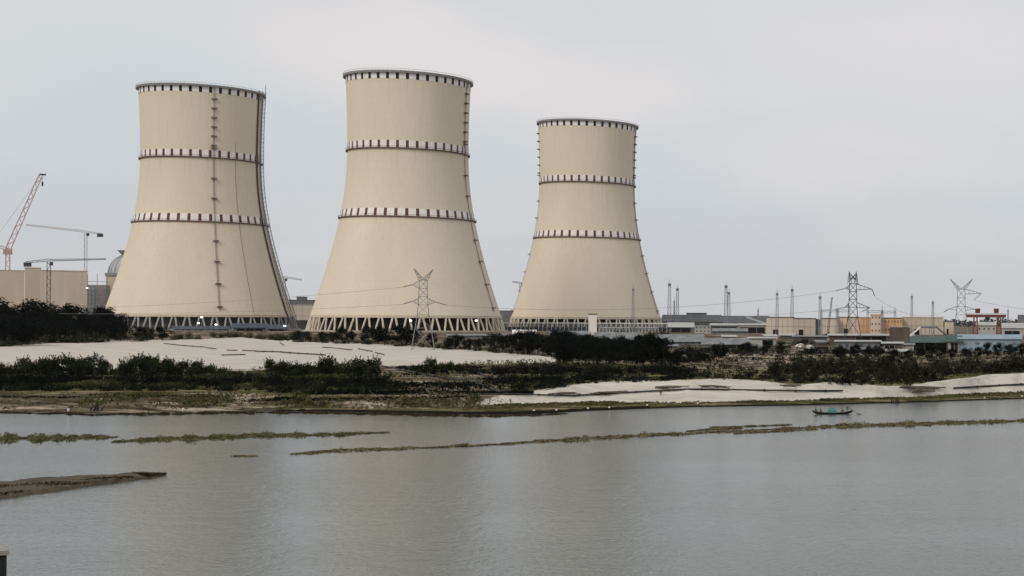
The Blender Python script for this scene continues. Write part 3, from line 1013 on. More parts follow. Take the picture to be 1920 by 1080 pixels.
building('far_block', 1908, 1935, 591, 604, 'greywall', 'far grey block on the skyline at the right edge', 'building', Y=1900, depth=30, roof='flat', roofmat='greywall', wins=5, rows=2)

building('blue_shed', 1798, 1914, 628, 657, 'blue', 'long pale blue shed at the right edge with a strip of windows', 'shed', Y=690, depth=14, roof='gable', roofmat='blue', rise=1.8, wins=5, rows=1, winmat='greywall')
building('blue_shed', 1778, 1798.5, 630, 657, 'palewall', 'small white end house with dark doorways left of the blue shed', 'shed', Y=688, depth=9, roof='gable', roofmat='greenroof', rise=2.0, opening=(.25, .9, .75), overhang=1.6)
building('green_shed', 1712, 1777, 632, 655, 'dark', 'open black fronted shed with a green roof', 'shed', Y=690, depth=14, roof='gable', roofmat='greenroof', rise=2.2, opening=(.02, .98, .9), overhang=1.5)
building('long_shed', 1556, 1664, 627, 642, 'brownwall', 'long thin pale roof over a dark open shed front below the pylon', 'shed', Y=740, depth=8, roof='mono', roofmat='paleroof', rise=.6, opening=(.45, .98, .85), group='low sheds along the tree line', overhang=1.2)
building('long_shed', 1664.5, 1712, 628, 642, 'brownwall', 'brown walled shed with pale roof left of the slanted gallery', 'shed', Y=742, depth=8, roof='mono', roofmat='paleroof', rise=.6, opening=(.3, .7, .7), group='low sheds along the tree line')
building('hut', 1568, 1650, 639, 656, 'greywall', 'low grey hut row with a flat pale roof under the pylon', 'hut', Y=660, depth=7, roof='mono', roofmat='paleroof', rise=.4, wins=6, group='small huts at the edge of the scrub')
building('hut', 1655, 1692, 642, 656, 'brownwall', 'brown hut with pale roof left of the green roof', 'hut', Y=655, depth=7, roof='mono', roofmat='paleroof', rise=.5, opening=(.1, .6, .8), group='small huts at the edge of the scrub')
building('hut', 1698, 1713, 645, 662, 'palewall', 'small pale hut at the foot of the green roofed shed', 'hut', Y=640, depth=5, roof='mono', roofmat='greyroof', rise=.4, doors=1, group='small huts at the edge of the scrub')
building('hut', 1404, 1455, 633, 650, 'palewall', 'pale hut with a flat roof left of the green tarpaulin stall', 'hut', Y=720, depth=8, roof='mono', roofmat='paleroof', rise=.4, opening=(.5, .9, .8), group='small huts at the edge of the scrub')
building('hut', 1488, 1550, 630, 644, 'brownwall', 'brown hut row in front of the beige block', 'hut', Y=760, depth=7, roof='mono', roofmat='greyroof', rise=.4, wins=5, doors=1, group='small huts at the edge of the scrub')

# market-like stall with green tarpaulin
def stall(px0, px1, ytop, ybase, m, label):
    p, Y, w, rz = place(px0, px1, ybase)
    t = empty('tarpaulin_stall', p, rz, label, 'stall', 'tarpaulin stalls on the bank')
    h = htop((px0 + px1) / 2, ytop, p)
    mb = MB()
    n = 8
    prev = None
    for i in range(n + 1):
        a = -1 + 2 * i / n
        z = h - .9 * a * a * h * .35
        for yy in (0, 4):
            mb.v.append((a * w / 2, yy, z)); mb.v.append((a * w / 2, yy, z - .08))
    for i in range(n):
        b = i * 4
        mb.face((b, b + 4, b + 6, b + 2)); mb.face((b + 1, b + 3, b + 7, b + 5)); mb.face((b, b + 1, b + 5, b + 4)); mb.face((b + 2, b + 6, b + 7, b + 3))
    mb.build('awning', M[m], t)
    for sx in (-1, 1):
        for yy in (.2, 3.8):
            mb = MB(); mb.tube([(sx * w * .47, yy, -.5), (sx * w * .47, yy, h * .70)], .1, 5); mb.build('post', M['bamboo'], t)
    mb = MB(); mb.box((0, 2.2, h * .22), (w * .8, 2.4, h * .44)); mb.build('counter', M['wood'], t)
stall(1457, 1486, 640.5, 654, 'greentarp', 'dark stall under a green tarpaulin before the beige block')
stall(1529, 1556, 643, 656, 'darkroof', 'dark stall under a grey tarpaulin left of the low hut row')

# pile of white bags
def bag_pile(px, py, n, wpx, label):
    p = hit(px, py)
    rr = random.Random(int(px))
    mb = MB()
    bm = bmesh.new()
    for i in range(n):
        g = bmesh.ops.create_icosphere(bm, subdivisions=2, radius=1)
        s = (.5 + rr.random() * .3, .4 + rr.random() * .2, .28 + rr.random() * .15)
        lay = rr.random()
        o = Vector(((rr.random() - .5) * wpx * mpp(p.y) * (1 - .5 * lay), (rr.random() - .5) * 2.2, .2 + lay * 1.5))
        e = Euler((rr.uniform(-.3, .3), rr.uniform(-.3, .3), rr.uniform(0, 3)))
        for v in g['verts']:
            q = Vector((v.co.x * s[0], v.co.y * s[1], v.co.z * s[2]))
            q.rotate(e); v.co = q + o
    me = bpy.data.meshes.new('bag_pile'); bm.to_mesh(me); bm.free()
    me.materials.append(M['bag'])
    me.polygons.foreach_set('use_smooth', [True] * len(me.polygons))
    tag(link('bag_pile', me, loc=p), label, 'bag pile', kind='stuff')
bag_pile(1500, 652, 30, 18, 'heap of white bags right of the green tarpaulin stall')
bag_pile(1519, 655, 24, 14, 'looser heap of white bags left of the grey tarpaulin stall')

# slanted gallery: ramp, level bridge, stair
def gallery():
    p = on(1727, 740)
    Y = p.y; k = mpp(Y); c = math.cos(yaw(1727))
    t = empty('conveyor_gallery', p, yaw(1727), 'raised conveyor gallery with a white slanting ramp left of the pale pylon', 'conveyor')
    L = lambda px, py: Vector(((px - 1727) * k * c, 0, W(1727, py, Y).z - p.z))
    def beam(a, b, h, d, m, nm):
        mb = MB()
        vs = []
        for q in (a, b):
            vs += [q + Vector((0, -d / 2, -h)), q + Vector((0, d / 2, -h)), q + Vector((0, d / 2, 0)), q + Vector((0, -d / 2, 0))]
        mb.add(vs, [(0, 3, 2, 1), (4, 5, 6, 7), (0, 4, 7, 3), (1, 2, 6, 5), (3, 7, 6, 2), (0, 1, 5, 4)])
        return mb.build(nm, m, t)
    beam(L(1706, 628), L(1726, 611), 1.1, 3, M['white'], 'ramp')
    beam(L(1726.2, 612), L(1755, 612), .9, 3, M['greywall'], 'bridge')
    beam(L(1755.2, 611), L(1776, 628), .9, 2.2, M['darksteel'], 'stair')
    for px in (1727, 1735, 1743, 1751):
        mb = MB()
        for dy in (-1.2, 1.2):
            a = L(px, 613.5); a.y = dy
            mb.bar((a.x, dy, -1), a, .35)
        mb.bar((L(px, 620).x, -1.2, L(px, 620).z), (L(px, 620).x, 1.2, L(px, 616).z), .2)
        mb.build('support', M['greysteel'], t)
    mb = MB(); q = L(1690, 611)
    mb.box(((L(1668, 0).x + L(1706, 0).x) / 2, 1, q.z / 2 - .4), ((1706 - 1668) * k * c, 3, q.z - .8)); mb.build('transfer_house', M['brownwall'], t)
    mb = MB(); mb.box(((L(1668, 0).x + L(1706, 0).x) / 2, 1, q.z - .2), ((1708 - 1666) * k * c, 4, .35)); mb.build('roof', M['paleroof'], t)
gallery()

# inclined pale bar left of the beige block
def incline():
    p = on(1418, 1150)
    t = empty('belt_conveyor', p, yaw(1418), 'pale inclined belt conveyor sloping down to the beige block', 'conveyor')
    k = mpp(1150) * math.cos(yaw(1418))
    z = lambda y: W(1418, y, 1150).z - p.z
    a, b = Vector((-19 * k, 0, z(594))), Vector((18 * k, 0, z(607)))
    mb = MB(); mb.bar(a, b, 1.4); mb.build('belt_bridge', M['palesteel'], t)
    for f in (.1, .5, .9):
        q = a.lerp(b, f); mb = MB(); mb.bar((q.x - 1, 0, -1), q, .4); mb.bar((q.x + 1, 0, -1), q, .4); mb.build('trestle', M['greysteel'], t)
incline()

# red gantry crane
def gantry_crane():
    Y = 820
    p = on(1850, Y)
    k = mpp(Y); c = math.cos(yaw(1850)); kc = k * c
    t = empty('gantry_crane', p, yaw(1850), 'red gantry crane straddling the yard beside the blue shed', 'crane')
    z = lambda y: W(1850, y, Y).z - p.z
    X = lambda px: (px - 1850) * kc
    mb = MB()
    for dy in (-2, 2):
        mb.box(((X(1812) + X(1886)) / 2, dy, (z(588) + z(597)) / 2), (X(1886) - X(1812), .9, (z(588) - z(597)) * .62))
        mb.box(((X(1812) + X(1886)) / 2, dy, z(587.5)), (X(1886) - X(1812), .12, .12))
    for i in range(9):
        x = X(1812) + (X(1886) - X(1812)) * i / 8
        mb.box((x, 0, z(592)), (.4, 3.1, .5))
        for dy in (-2.3, 2.3): mb.bar((x, dy, z(590)), (x, dy, z(587.5)), .1)
    mb.build('girder', M['red'], t)
    for px in (1829, 1873):
        for sy in (-1, 1):
            mb = MB()
            for dx in (-4.5, 4.5):
                mb.bar((X(px + dx * 1.15), sy * 3.6, 0), (X(px + dx * .6), sy * 2, z(595)), .7)
            for f in (.3, .65):
                zz = z(595) * f
                mb.bar((X(px - 4.5), sy * 3.1, zz), (X(px + 4.5), sy * 3.1, zz), .35)
            mb.build('leg', M['red'], t)
        mb = MB(); mb.box((X(px), 0, .7), (X(1829 + 7) - X(1829 - 7), 8.2, .9)); mb.build('bogie', M['darksteel'], t)
    for px in (1833, 1868):
        mb = MB(); x = X(px)
        mb.box((x, 0, z(587) + .9), (2.6, 4.6, 1.8))
        mb.tube([(x - 1.4, 0, z(587) + 1.8), (x + 1.4, 0, z(587) + 1.8)], .75, 10)
        mb.build('hoist_trolley', M['redroof'], t)
    mb = MB(); x = X(1851); mb.box((x, 0, z(597) - .2), (2.2, 2.2, 1.4)); mb.tube([(x, 0, z(598)), (x, 0, z(604))], .12, 5); mb.build('hook_block', M['darksteel'], t)
gantry_crane()

# pipe rack in front of the right tower
def rack(px0, px1, ytop, Y, n, label, top='white', screen=True):
    p, Y, w, rz = place(px0, px1, 620, Y)
    t = empty('pipe_rack', p, rz, label, 'pipe rack', 'steel pipe racks at the tower feet')
    h = htop((px0 + px1) / 2, ytop, p)
    mb = MB(); mb.box((0, 0, h - .35), (w, 1.2, .7)); mb.build('top_beam', M[top], t)
    for i in range(n + 1):
        x = -w / 2 + w * i / n
        mb = MB(); mb.box((x, 0, (h - .7) / 2 - .5), (.5, .8, h - .7 + 1)); mb.build('post', M['palesteel'], t)
    if screen:
        mb = MB(); mb.box((0, 1.0, h * .22), (w, .2, h * .44 + 1)); mb.build('screen', M['darkroof'], t)
    for f in (.45, .62, .78):
        mb = MB(); mb.tube([(-w / 2, 0, h * f), (w / 2, 0, h * f)], .28, 6); mb.build('pipe', M['greysteel'], t)
rack(946, 1268, 605, 1130, 40, 'long grey pipe rack with white top beam across the right tower foot')
rack(1262, 1345, 611, 1090, 14, 'grey pipe rack above the wide grey roofed shed', 'palesteel', False)
rack(1346, 1436, 609, 1120, 16, 'grey pipe rack ending at the beige block', 'white', False)
rack(1125, 1235, 613, 1000, 18, 'nearer grey pipe rack below the right side of the right tower', 'palesteel', False)

# sheds by the left tower, blue roofs
building('blue_roof_shed', 326, 430, 612, 622, 'palewall', 'long low shed with slate blue roof in front of the left tower', 'shed', Y=960, depth=12, roof='gable', roofmat='blueroof', rise=1.8, wins=9, group='blue roofed sheds at the foot of the left tower')
building('blue_roof_shed', 437, 500, 607, 622, 'greywall', 'taller blue roofed shed in the middle at the left tower foot', 'shed', Y=965, depth=14, roof='gable', roofmat='blueroof', rise=2.5, opening=(.1, .9, .7), group='blue roofed sheds at the foot of the left tower')
building('blue_roof_shed', 501, 541, 609, 622, 'greywall', 'blue roofed shed nearest the hoist mast of the left tower', 'shed', Y=968, depth=14, roof='gable', roofmat='blueroof', rise=2.5, opening=(.1, .9, .7), group='blue roofed sheds at the foot of the left tower')
building('low_wall_shed', 540, 585, 601, 618, 'greywall', 'grey shed between the left and middle towers', 'shed', Y=1150, depth=14, roof='flat', roofmat='paleroof', wins=8)
building('low_wall_shed', 840, 962, 628, 638, 'greywall', 'low grey shed row below the right side of the middle tower', 'shed', Y=850, depth=8, roof='mono', roofmat='greyroof', rise=.8, wins=10)

# ------------------------------------------------------------------ reactor buildings, left
building('reactor_annex', -40, 46, 507, 575, 'beige2', 'beige windowless block at the left edge under the red crane', 'building', Y=1300, depth=50, roof='flat', roofmat='beige', group='beige reactor blocks')
building('reactor_annex', 46.5, 76, 502.5, 575, 'beige', 'narrow raised beige block behind the near tower crane', 'building', Y=1302, depth=46, roof='flat', roofmat='beige', group='beige reactor blocks')
building('reactor_annex', 76.5, 164, 508, 575, 'beige2', 'wide beige block below the far tower crane', 'building', Y=1301, depth=50, roof='flat', roofmat='beige', group='beige reactor blocks')
building('machine_hall', 545, 600, 572, 600, 'beige', 'beige hall filling the gap between the left and middle towers', 'hall', Y=1500, depth=40, roof='flat', roofmat='palewall', lines=5)
building('machine_hall', 540, 598, 563, 600, 'greywall', 'dark grey hall top behind the beige one between the towers', 'hall', Y=1700, depth=30, roof='flat', roofmat='darkroof', lines=3)
building('machine_hall', 556, 576, 557, 600, 'greywall', 'small grey roof house on the hall between the towers', 'hall', Y=1760, depth=20, roof='flat', roofmat='darkroof')
building('machine_hall', 925, 985, 583, 600, 'greywall', 'grey hall seen in the gap between the middle and right towers', 'hall', Y=1700, depth=30, roof='flat', roofmat='darkroof', wins=6)

def dome():
    p = on(246, 1360)
    k = mpp(1360)
    t = empty('reactor_building', p, yaw(246), 'grey domed reactor building half hidden by the left tower', 'reactor')
    z = lambda y: W(246, y, 1360).z - p.z
    r = 47 * k * math.cos(yaw(246))
    mb = MB(); mb.lathe([(r, -2), (r, z(514)), (r - 1.5, z(514))], 48); mb.build('drum', M['beige'], t, smooth=False)
    mb = MB(); rr = r * .93; hh = z(476) - z(514)
    mb.lathe([(rr * math.cos(a), z(514) + hh * math.sin(a)) for a in [math.pi / 2 * i / 14 for i in range(15)]], 48); mb.build('dome', M['domegrey'], t, smooth=True)
    mb = MB()
    for i in range(24):
        a = 2 * math.pi * i / 24
        pts = [(rr * 1.005 * math.cos(b) * math.sin(a), -rr * 1.005 * math.cos(b) * math.cos(a), z(514) + hh * 1.005 * math.sin(b)) for b in [math.pi / 2 * j / 10 for j in range(10)]]
        mb.tube(pts, .35, 4)
    mb.lathe([(r + .2, z(518)), (r + 1.2, z(518)), (r + 1.2, z(513)), (r + .2, z(513))], 48)
    mb.build('dome_rib', M['greysteel'], t)
    x = -14 * k
    mb = MB()
    mb.tube([(x, -4, z(488)), (x, -4, z(470))], .5, 6)
    mb.add([(x - 1, -5, z(478)), (x + 1, -5, z(478)), (x + 1, -3, z(478)), (x - 1, -3, z(478)), (x - 4, -6, z(470)), (x + 4, -6, z(470)), (x + 4, -2, z(470)), (x - 4, -2, z(470))],
           [(0, 3, 2, 1), (4, 5, 6, 7), (0, 1, 5, 4), (1, 2, 6, 5), (2, 3, 7, 6), (3, 0, 4, 7)])
    mb.build('vent_stack', M['greysteel'], t)
dome()

def scaffold():
    p, Y, w, rz = place(164, 206, 566, 1310)
    t = empty('scaffolding', p, rz, 'grey scaffolding between the beige block and the domed reactor', 'scaffolding')
    h = htop(185, 514, p)
    mb = MB()
    nx, nz_ = 7, 11
    for i in range(nx + 1):
        for dy in (0, 5):
            x = -w / 2 + w * i / nx
            mb.bar((x, dy, -1), (x, dy, h * (.75 if i % 3 else 1)), .4)
    for j in range(nz_):
        zz = h * (j + .5) / nz_ * .9
        for dy in (0, 5):
            mb.bar((-w / 2, dy, zz), (w / 2, dy, zz), .35)
    for i in range(nx):
        for j in range(nz_ - 2):
            if (i + j) % 2: mb.bar((-w / 2 + w * i / nx, 0, h * (j + .5) / nz_ * .9), (-w / 2 + w * (i + 1) / nx, 0, h * (j + 1.5) / nz_ * .9), .25)
    mb.build('frame', M['greysteel'], t)
    mb = MB(); mb.box((0, 7, h * .4), (w, 3, h * .8)); mb.build('core_wall', M['palesteel'], t)
    mb = MB(); mb.box((w * .12, 4, h * .55), (w * .4, 2, h * .5)); mb.build('cladding', M['reddirt'], t)
scaffold()

# ------------------------------------------------------------------ cranes
def hammerhead(px, ybase, Y, ytop, jl, jr, m, label, mast=.5, yslope=0.0, ycab=None):
    """jl, jr: jib ends as image points"""
    p = on(px, Y)
    k = mpp(Y); kc = k * math.cos(yaw(px))
    t = empty('tower_crane', p, yaw(px), label, 'crane', 'tower cranes over the building site')
    z = lambda y: W(px, y, Y).z - p.z
    H = z(ytop)
    w = 2.2
    mb = MB()
    n = int(H / 3)
    for sx, sy in ((-1, -1), (1, -1), (1, 1), (-1, 1)):
        mb.bar((sx * w / 2, sy * w / 2, -1), (sx * w / 2, sy * w / 2, H), mast)
    for i in range(n):
        z0, z1 = H * i / n, H * (i + 1) / n
        s = 1 if i % 2 else -1
        for sy in (-1, 1):
            mb.bar((-s * w / 2, sy * w / 2, z0), (s * w / 2, sy * w / 2, z1), mast * .6)
            mb.bar((sy * w / 2, -s * w / 2, z0), (sy * w / 2, s * w / 2, z1), mast * .6)
    mb.build('mast', M[m], t)
    def jib(pt, nm, th):
        e = Vector(((pt[0] - px) * kc, 0, z(pt[1]))); a = Vector((0, 0, H + .6))
        mb = MB()
        L = (e - a).length; q = max(4, int(L / 3))
        up = Vector((0, 0, th))
        for dy in (-.8, .8):
            mb.bar(a + Vector((0, dy, 0)), e + Vector((0, dy, 0)), mast * .7)
        mb.bar(a + up, e + up * .5, mast * .7)
        for i in range(q):
            f, g = i / q, (i + .5) / q
            for dy in (-.8, .8):
                mb.bar(a.lerp(e, f) + Vector((0, dy, 0)), a.lerp(e, g) + up * (1 - .5 * g), mast * .45)
                mb.bar(a.lerp(e, g) + up * (1 - .5 * g), a.lerp(e, (i + 1) / q) + Vector((0, dy, 0)), mast * .45)
        mb.build(nm, M[m], t)
        return e
    e1 = jib(jl, 'jib', 1.8); e2 = jib(jr, 'counter_jib', 1.4)
    cw = e2 if abs(e2.x) < abs(e1.x) else e1
    mb = MB(); mb.box((cw.x * .9, 0, cw.z - 1.2), (5, 2, 3.2)); mb.build('counterweight', M['darksteel'], t)
    mb = MB(); mb.box((1.6, -1.2, H - 1.4), (2.4, 2.4, 2.6)); mb.build('cab', M['darksteel'], t)
    return t
hammerhead(160, 505, 1420, 437, (50, 426), (190, 438), 'craneyellow', 'pale tower crane with a long left jib above the beige block', .5)
hammerhead(91, 566, 1150, 491, (47, 494), (200, 484), 'darksteel', 'dark tower crane in front of the beige reactor blocks', .5)
hammerhead(533, 600, 1600, 522, (566, 525), (520, 522), 'greysteel', 'small far crane jib just right of the left tower', .5)
hammerhead(976, 600, 1700, 533, (960, 529), (990, 534), 'greysteel', 'small far crane peeping between the middle and right towers', .6)

def boom_crane():
    Y = 1390
    p = on(14, Y)
    k = mpp(Y); kc = k * math.cos(yaw(14))
    t = empty('boom_crane', p, yaw(14), 'faded red crane with a steep boom at the left edge', 'crane')
    L = lambda px, py: Vector(((px - 14) * kc, 0, W(14, py, Y).z - p.z))
    def truss(a, b, w, bw, nm, m='cranered', w2=None):
        w2 = w2 or w * .7
        mb = MB(); d = (b - a).normalized(); s = Vector((d.z, 0, -d.x))
        n = max(3, int((b - a).length / (w * 1.1)))
        P = lambda f, i, j: a.lerp(b, f) + s * (i * (w + (w2 - w) * f) / 2) + Vector((0, j * (w + (w2 - w) * f) / 2, 0))
        for i, j in ((-1, -1), (1, -1), (1, 1), (-1, 1)):
            mb.bar(P(0, i, j), P(1, i, j), bw)
        for q in range(n):
            f, g = q / n, (q + 1) / n
            e = 1 if q % 2 else -1
            for j in (-1, 1):
                mb.bar(P(f, -e, j), P(g, e, j), bw * .6); mb.bar(P(f, j, -e), P(g, j, e), bw * .6)
        return mb.build(nm, M[m], t)
    truss(L(14, 575), L(14, 468), 4, .8, 'mast')
    truss(L(14, 468), L(76, 325), 4, .75, 'boom')
    truss(L(14, 468), L(-16, 458), 2.4, .5, 'back_mast')
    mb = MB(); a = L(76, 324); mb.box((a.x + 1.5, 0, a.z), (5, 2, 1.4)); mb.build('boom_head', M['darksteel'], t)
    mb = MB(); b = L(79, 340); mb.tube([L(79, 326), b], .15, 4); mb.box((b.x, 0, b.z - 1), (1.4, 1.2, 4)); mb.build('hook_block', M['darksteel'], t)
    mb = MB(); mb.tube([L(-16, 458), L(74, 328)], .12, 4); mb.build('guy_rope', M['cranered'], t)
    mb = MB(); mb.box((0, 0, L(14, 472).z), (7, 5, 5)); mb.build('winch_house', M['cranered'], t)
boom_crane()

# ------------------------------------------------------------------ floodlights (lit in the photo)
def flood(px, py, Y, label, r=.75):
    p = on(px, Y)
    t = empty('floodlight', p, yaw(px), label, 'floodlight', 'lit floodlights at the plant')
    h = W(px, py, Y).z - p.z
    mb = MB(); mb.tube([(0, .4, -.5), (0, .4, h)], .16, 6, .1); mb.build('pole', M['greysteel'], t)
    mb = MB(); mb.box((0, .12, h), (r * 1.9, .5, r * 1.1)); mb.build('housing', M['darksteel'], t)
    mb = MB(); mb.box((0, -.16, h), (r * 1.7, .05, r * .9)); mb.build('lamp', M['lamp'], t)
for a in [(378, 595, 985, 'lit floodlight highest of the three before the left tower columns'),
          (372, 606, 975, 'lit floodlight lowest left of the three before the left tower columns'),
          (405, 608.5, 970, 'lit floodlight right of the pair before the left tower columns'),
          (534, 611, 955, 'lit floodlight by the blue sheds under the hoist mast'),
          (770, 601, 930, 'lit floodlight among the middle tower columns left of the pylon'),
          (893, 601, 930, 'lit floodlight among the middle tower columns right of the pylon'),
          (163, 540, 1290, 'lit floodlight at the corner of the wide beige block'),
          (233, 480, 1330, 'lit floodlight on the tall pole beside the reactor dome')]:
    flood(*a)

# ------------------------------------------------------------------ vegetation
def leafquad(mb, c, nrm, s, rr):
    nrm = nrm.normalized()
    a = Vector((rr.uniform(-1, 1), rr.uniform(-1, 1), rr.uniform(-1, 1)))
    e1 = nrm.cross(a)
    if e1.length < 1e-3: e1 = Vector((1, 0, 0))
    e1.normalize(); e2 = nrm.cross(e1)
    l, w = s * rr.uniform(.7, 1.3), s * rr.uniform(.35, .6)
    b = len(mb.v)
    mb.v += [tuple(c - e1 * l), tuple(c + e2 * w), tuple(c + e1 * l), tuple(c - e2 * w)]
    mb.face((b, b + 1, b + 2, b + 3))

def crown_mesh(name, m, seed, rx, rz, zc, nb, nq, leaf, spiky=.0):
    """unit-height plant crown made of leaf-sized faces gathered in uneven clumps"""
    rr = random.Random(seed)
    mb = MB()
    blobs = []
    for i in range(nb):
        t = rr.uniform(0, 2 * math.pi); q = math.sqrt(rr.random()); z = rr.uniform(-1, 1)
        k = math.sqrt(max(0, 1 - z * z * .8))
        c = Vector((rx * q * k * math.cos(t), rx * q * k * math.sin(t), zc + rz * z * .85))
        blobs.append((c, rr.uniform(.28, .5) * rx))
    for i in range(nq):
        c, r = rr.choice(blobs)
        d = Vector((rr.gauss(0, 1), rr.gauss(0, 1), rr.gauss(0, 1))).normalized()
        p = c + d * r * (rr.random() ** .35) * Vector((1, 1, .8)).length / 1.62
        if p.z < .02: p.z = rr.uniform(.02, .15)
        n = (d + Vector((0, 0, .6)) + Vector((rr.gauss(0, .4), rr.gauss(0, .4), rr.gauss(0, .4))))
        leafquad(mb, p, n, leaf, rr)
    for i in range(int(nb * spiky)):       # shoots standing out of the crown
        c, r = rr.choice(blobs)
        t = rr.uniform(0, 6.28)
        d = Vector((math.cos(t) * .5, math.sin(t) * .5, 1)).normalized()
        for j in range(7):
            q = c + d * (r * (.7 + .13 * j))
            leafquad(mb, q, Vector((rr.gauss(0, 1), rr.gauss(0, 1), .3)), leaf * .8, rr)
    return mb.mesh(name, m)
def trunk_mesh(seed, h, r):
    rr = random.Random(seed)
    mb = MB()
    top = Vector((rr.uniform(-.05, .05), rr.uniform(-.05, .05), h))
    mb.tube([(0, 0, -.05), top * .5, top], r, 6, r * .5)
    for i in range(5):
        t = rr.uniform(0, 6.28)
        e = top + Vector((math.cos(t) * .2, math.sin(t) * .2, rr.uniform(.1, .3)))
        mb.tube([top * rr.uniform(.7, 1), e], r * .45, 5, r * .15)
    return mb.mesh('trunk', M['trunk'])

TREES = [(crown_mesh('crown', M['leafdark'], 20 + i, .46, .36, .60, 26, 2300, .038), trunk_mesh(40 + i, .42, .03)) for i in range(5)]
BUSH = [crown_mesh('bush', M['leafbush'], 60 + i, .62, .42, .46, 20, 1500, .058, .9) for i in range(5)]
SCRUB = [crown_mesh('shrub', M['leafgrey'], 80 + i, .8, .40, .42, 18, 1000, .075, .4) for i in range(5)]
LOWD = [crown_mesh('shrub', M['leafdark'], 120 + i, 1.2, .38, .42, 20, 1000, .075, .4) for i in range(3)]
LOW = [crown_mesh('shrub', M['leafbush'], 100 + i, 1.2, .38, .42, 20, 1000, .075, .4) for i in range(4)]

ORD = ['first', 'second', 'third', 'fourth', 'fifth', 'sixth', 'seventh', 'eighth', 'ninth', 'tenth', 'eleventh', 'twelfth', 'thirteenth',
       'fourteenth', 'fifteenth', 'sixteenth', 'seventeenth', 'eighteenth', 'nineteenth', 'twentieth', 'twenty-first', 'twenty-second',
       'twenty-third', 'twenty-fourth', 'twenty-fifth', 'twenty-sixth', 'twenty-seventh', 'twenty-eighth', 'twenty-ninth', 'thirtieth']
def row(kind, px0, px1, step, tops, base, label, group, ordinal=True, jit=.35, cat=None, dy=4, hs=.3):
    rr = random.Random(int(px0 * 7 + (base if not isinstance(base, list) else base[0][1])))
    px = px0; i = 0
    items = []
    while px <= px1:
        if kind != 'tree' and not ordinal and rr.random() < .12:
            px += step; continue
        q = px + rr.uniform(-jit, jit) * step
        b = interp(px, base) if isinstance(base, list) else base
        by = b + rr.uniform(-dy, dy) * .5
        p = hit(q, by, .15)
        top = interp(q, tops) if isinstance(tops, list) else tops
        H = max((by - top) * mpp(p.y), .8) * (1 + rr.uniform(-hs, hs * .6))
        items.append((q, p, H)); px += step
    for i, (q, p, H) in enumerate(items):
        rz = rr.uniform(0, 6.28)
        lab = label.format(ORD[i] if i < 30 else '') if ordinal else label
        sx = H * rr.uniform(.85, 1.25)
        if kind == 'tree':
            t = empty('tree', p, rz, lab, 'tree', group)
            c, k = rr.choice(TREES)
            t.scale = (sx, sx, H)
            link('crown', c, t); link('trunk', k, t)
        else:
            me = rr.choice({'bush': BUSH, 'scrub': SCRUB, 'low': LOW, 'lowdark': LOWD}[kind])
            o = link('bush' if kind == 'bush' else 'shrub', me, None, p, (0, 0, rz), (sx, sx, H))
            tag(o, lab, 'bush' if kind == 'bush' else 'shrub', group)

# front thickets on the river bank, left to right
row('bush', 0, 475, 20, [(0, 682), (25, 667), (60, 676), (110, 664), (150, 674), (178, 661), (220, 672), (270, 664), (330, 670), (370, 674), (420, 686), (470, 697)], [(0, 703), (300, 703), (480, 710)], '{} bush from the left in the bank thicket below the left sand', 'bushes of the left bank thicket')
row('bush', 508, 715, 19, [(500, 674), (515, 669), (560, 674), (600, 673), (640, 671), (690, 670), (715, 684)], [(500, 702), (715, 706)], '{} bush from the left in the bank thicket below the middle tower', 'bushes of the middle bank thicket')
row('bush', 770, 865, 19, [(760, 686), (800, 676), (830, 672), (865, 682)], 697, '{} bush from the left in the small thicket right of the sloping pipe', 'bushes of the small bank thicket')
row('lowdark', -10, 470, 30, 698, 722, 'low dark shrub filling the slope below the left bank thicket', 'low shrubs below the left thicket', ordinal=False)
row('low', 20, 480, 46, 716, 731, 'low shrub along the bank edge just above the brown left shore', 'low shrubs above the left shore', ordinal=False)
row('lowdark', 500, 730, 26, 700, 722, 'low dark shrub on the slope below the middle bank thicket', 'low shrubs below the middle thicket', ordinal=False)
row('low', 520, 725, 34, 716, 735, 'low dark shrub close above the shore below the middle thicket', 'low shrubs above the middle shore', ordinal=False)
row('lowdark', 880, 1050, 22, [(870, 684), (1050, 680)], 700, 'dark green shrub on the slope between the sand and the black trees', 'shrubs on the middle slope', ordinal=False)
row('lowdark', 925, 1130, 22, 700, [(880, 722), (1130, 712)], 'dark shrub on the lower slope behind the start of the sand ridge', 'shrubs on the lower middle slope', ordinal=False)
row('lowdark', 980, 1075, 18, [(980, 716), (1075, 708)], [(980, 732), (1075, 724)], 'dark shrub right behind the low left tail of the sand ridge', 'shrubs behind the sand ridge tail', ordinal=False)
# wood at the left behind the sand
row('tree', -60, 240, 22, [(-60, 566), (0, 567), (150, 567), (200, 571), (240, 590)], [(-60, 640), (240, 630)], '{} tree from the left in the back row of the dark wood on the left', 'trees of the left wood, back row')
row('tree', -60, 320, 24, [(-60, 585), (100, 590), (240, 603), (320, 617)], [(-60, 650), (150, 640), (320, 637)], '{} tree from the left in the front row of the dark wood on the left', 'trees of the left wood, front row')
row('low', -60, 320, 26, [(-60, 634), (150, 626), (320, 624)], [(-60, 650), (150, 641), (320, 638)], 'dark shrub at the foot of the left wood along the sand', 'shrubs at the foot of the left wood', ordinal=False)
row('low', 330, 560, 20, [(330, 626), (450, 622), (560, 626)], [(330, 637), (450, 633), (560, 639)], 'low dark shrub on the sand edge below the left tower', 'shrubs below the left tower', ordinal=False)
row('tree', 560, 780, 21, [(560, 617), (600, 616), (680, 617), (740, 612), (780, 618)], [(560, 640), (780, 648)], '{} tree from the left in the row below the middle tower left of the pylon', 'trees below the middle tower')
row('tree', 815, 1030, 22, [(815, 622), (860, 628), (960, 628), (1030, 622)], [(815, 652), (1030, 668)], '{} tree from the left in the dark row between the pylon and the sand end', 'trees right of the pylon')
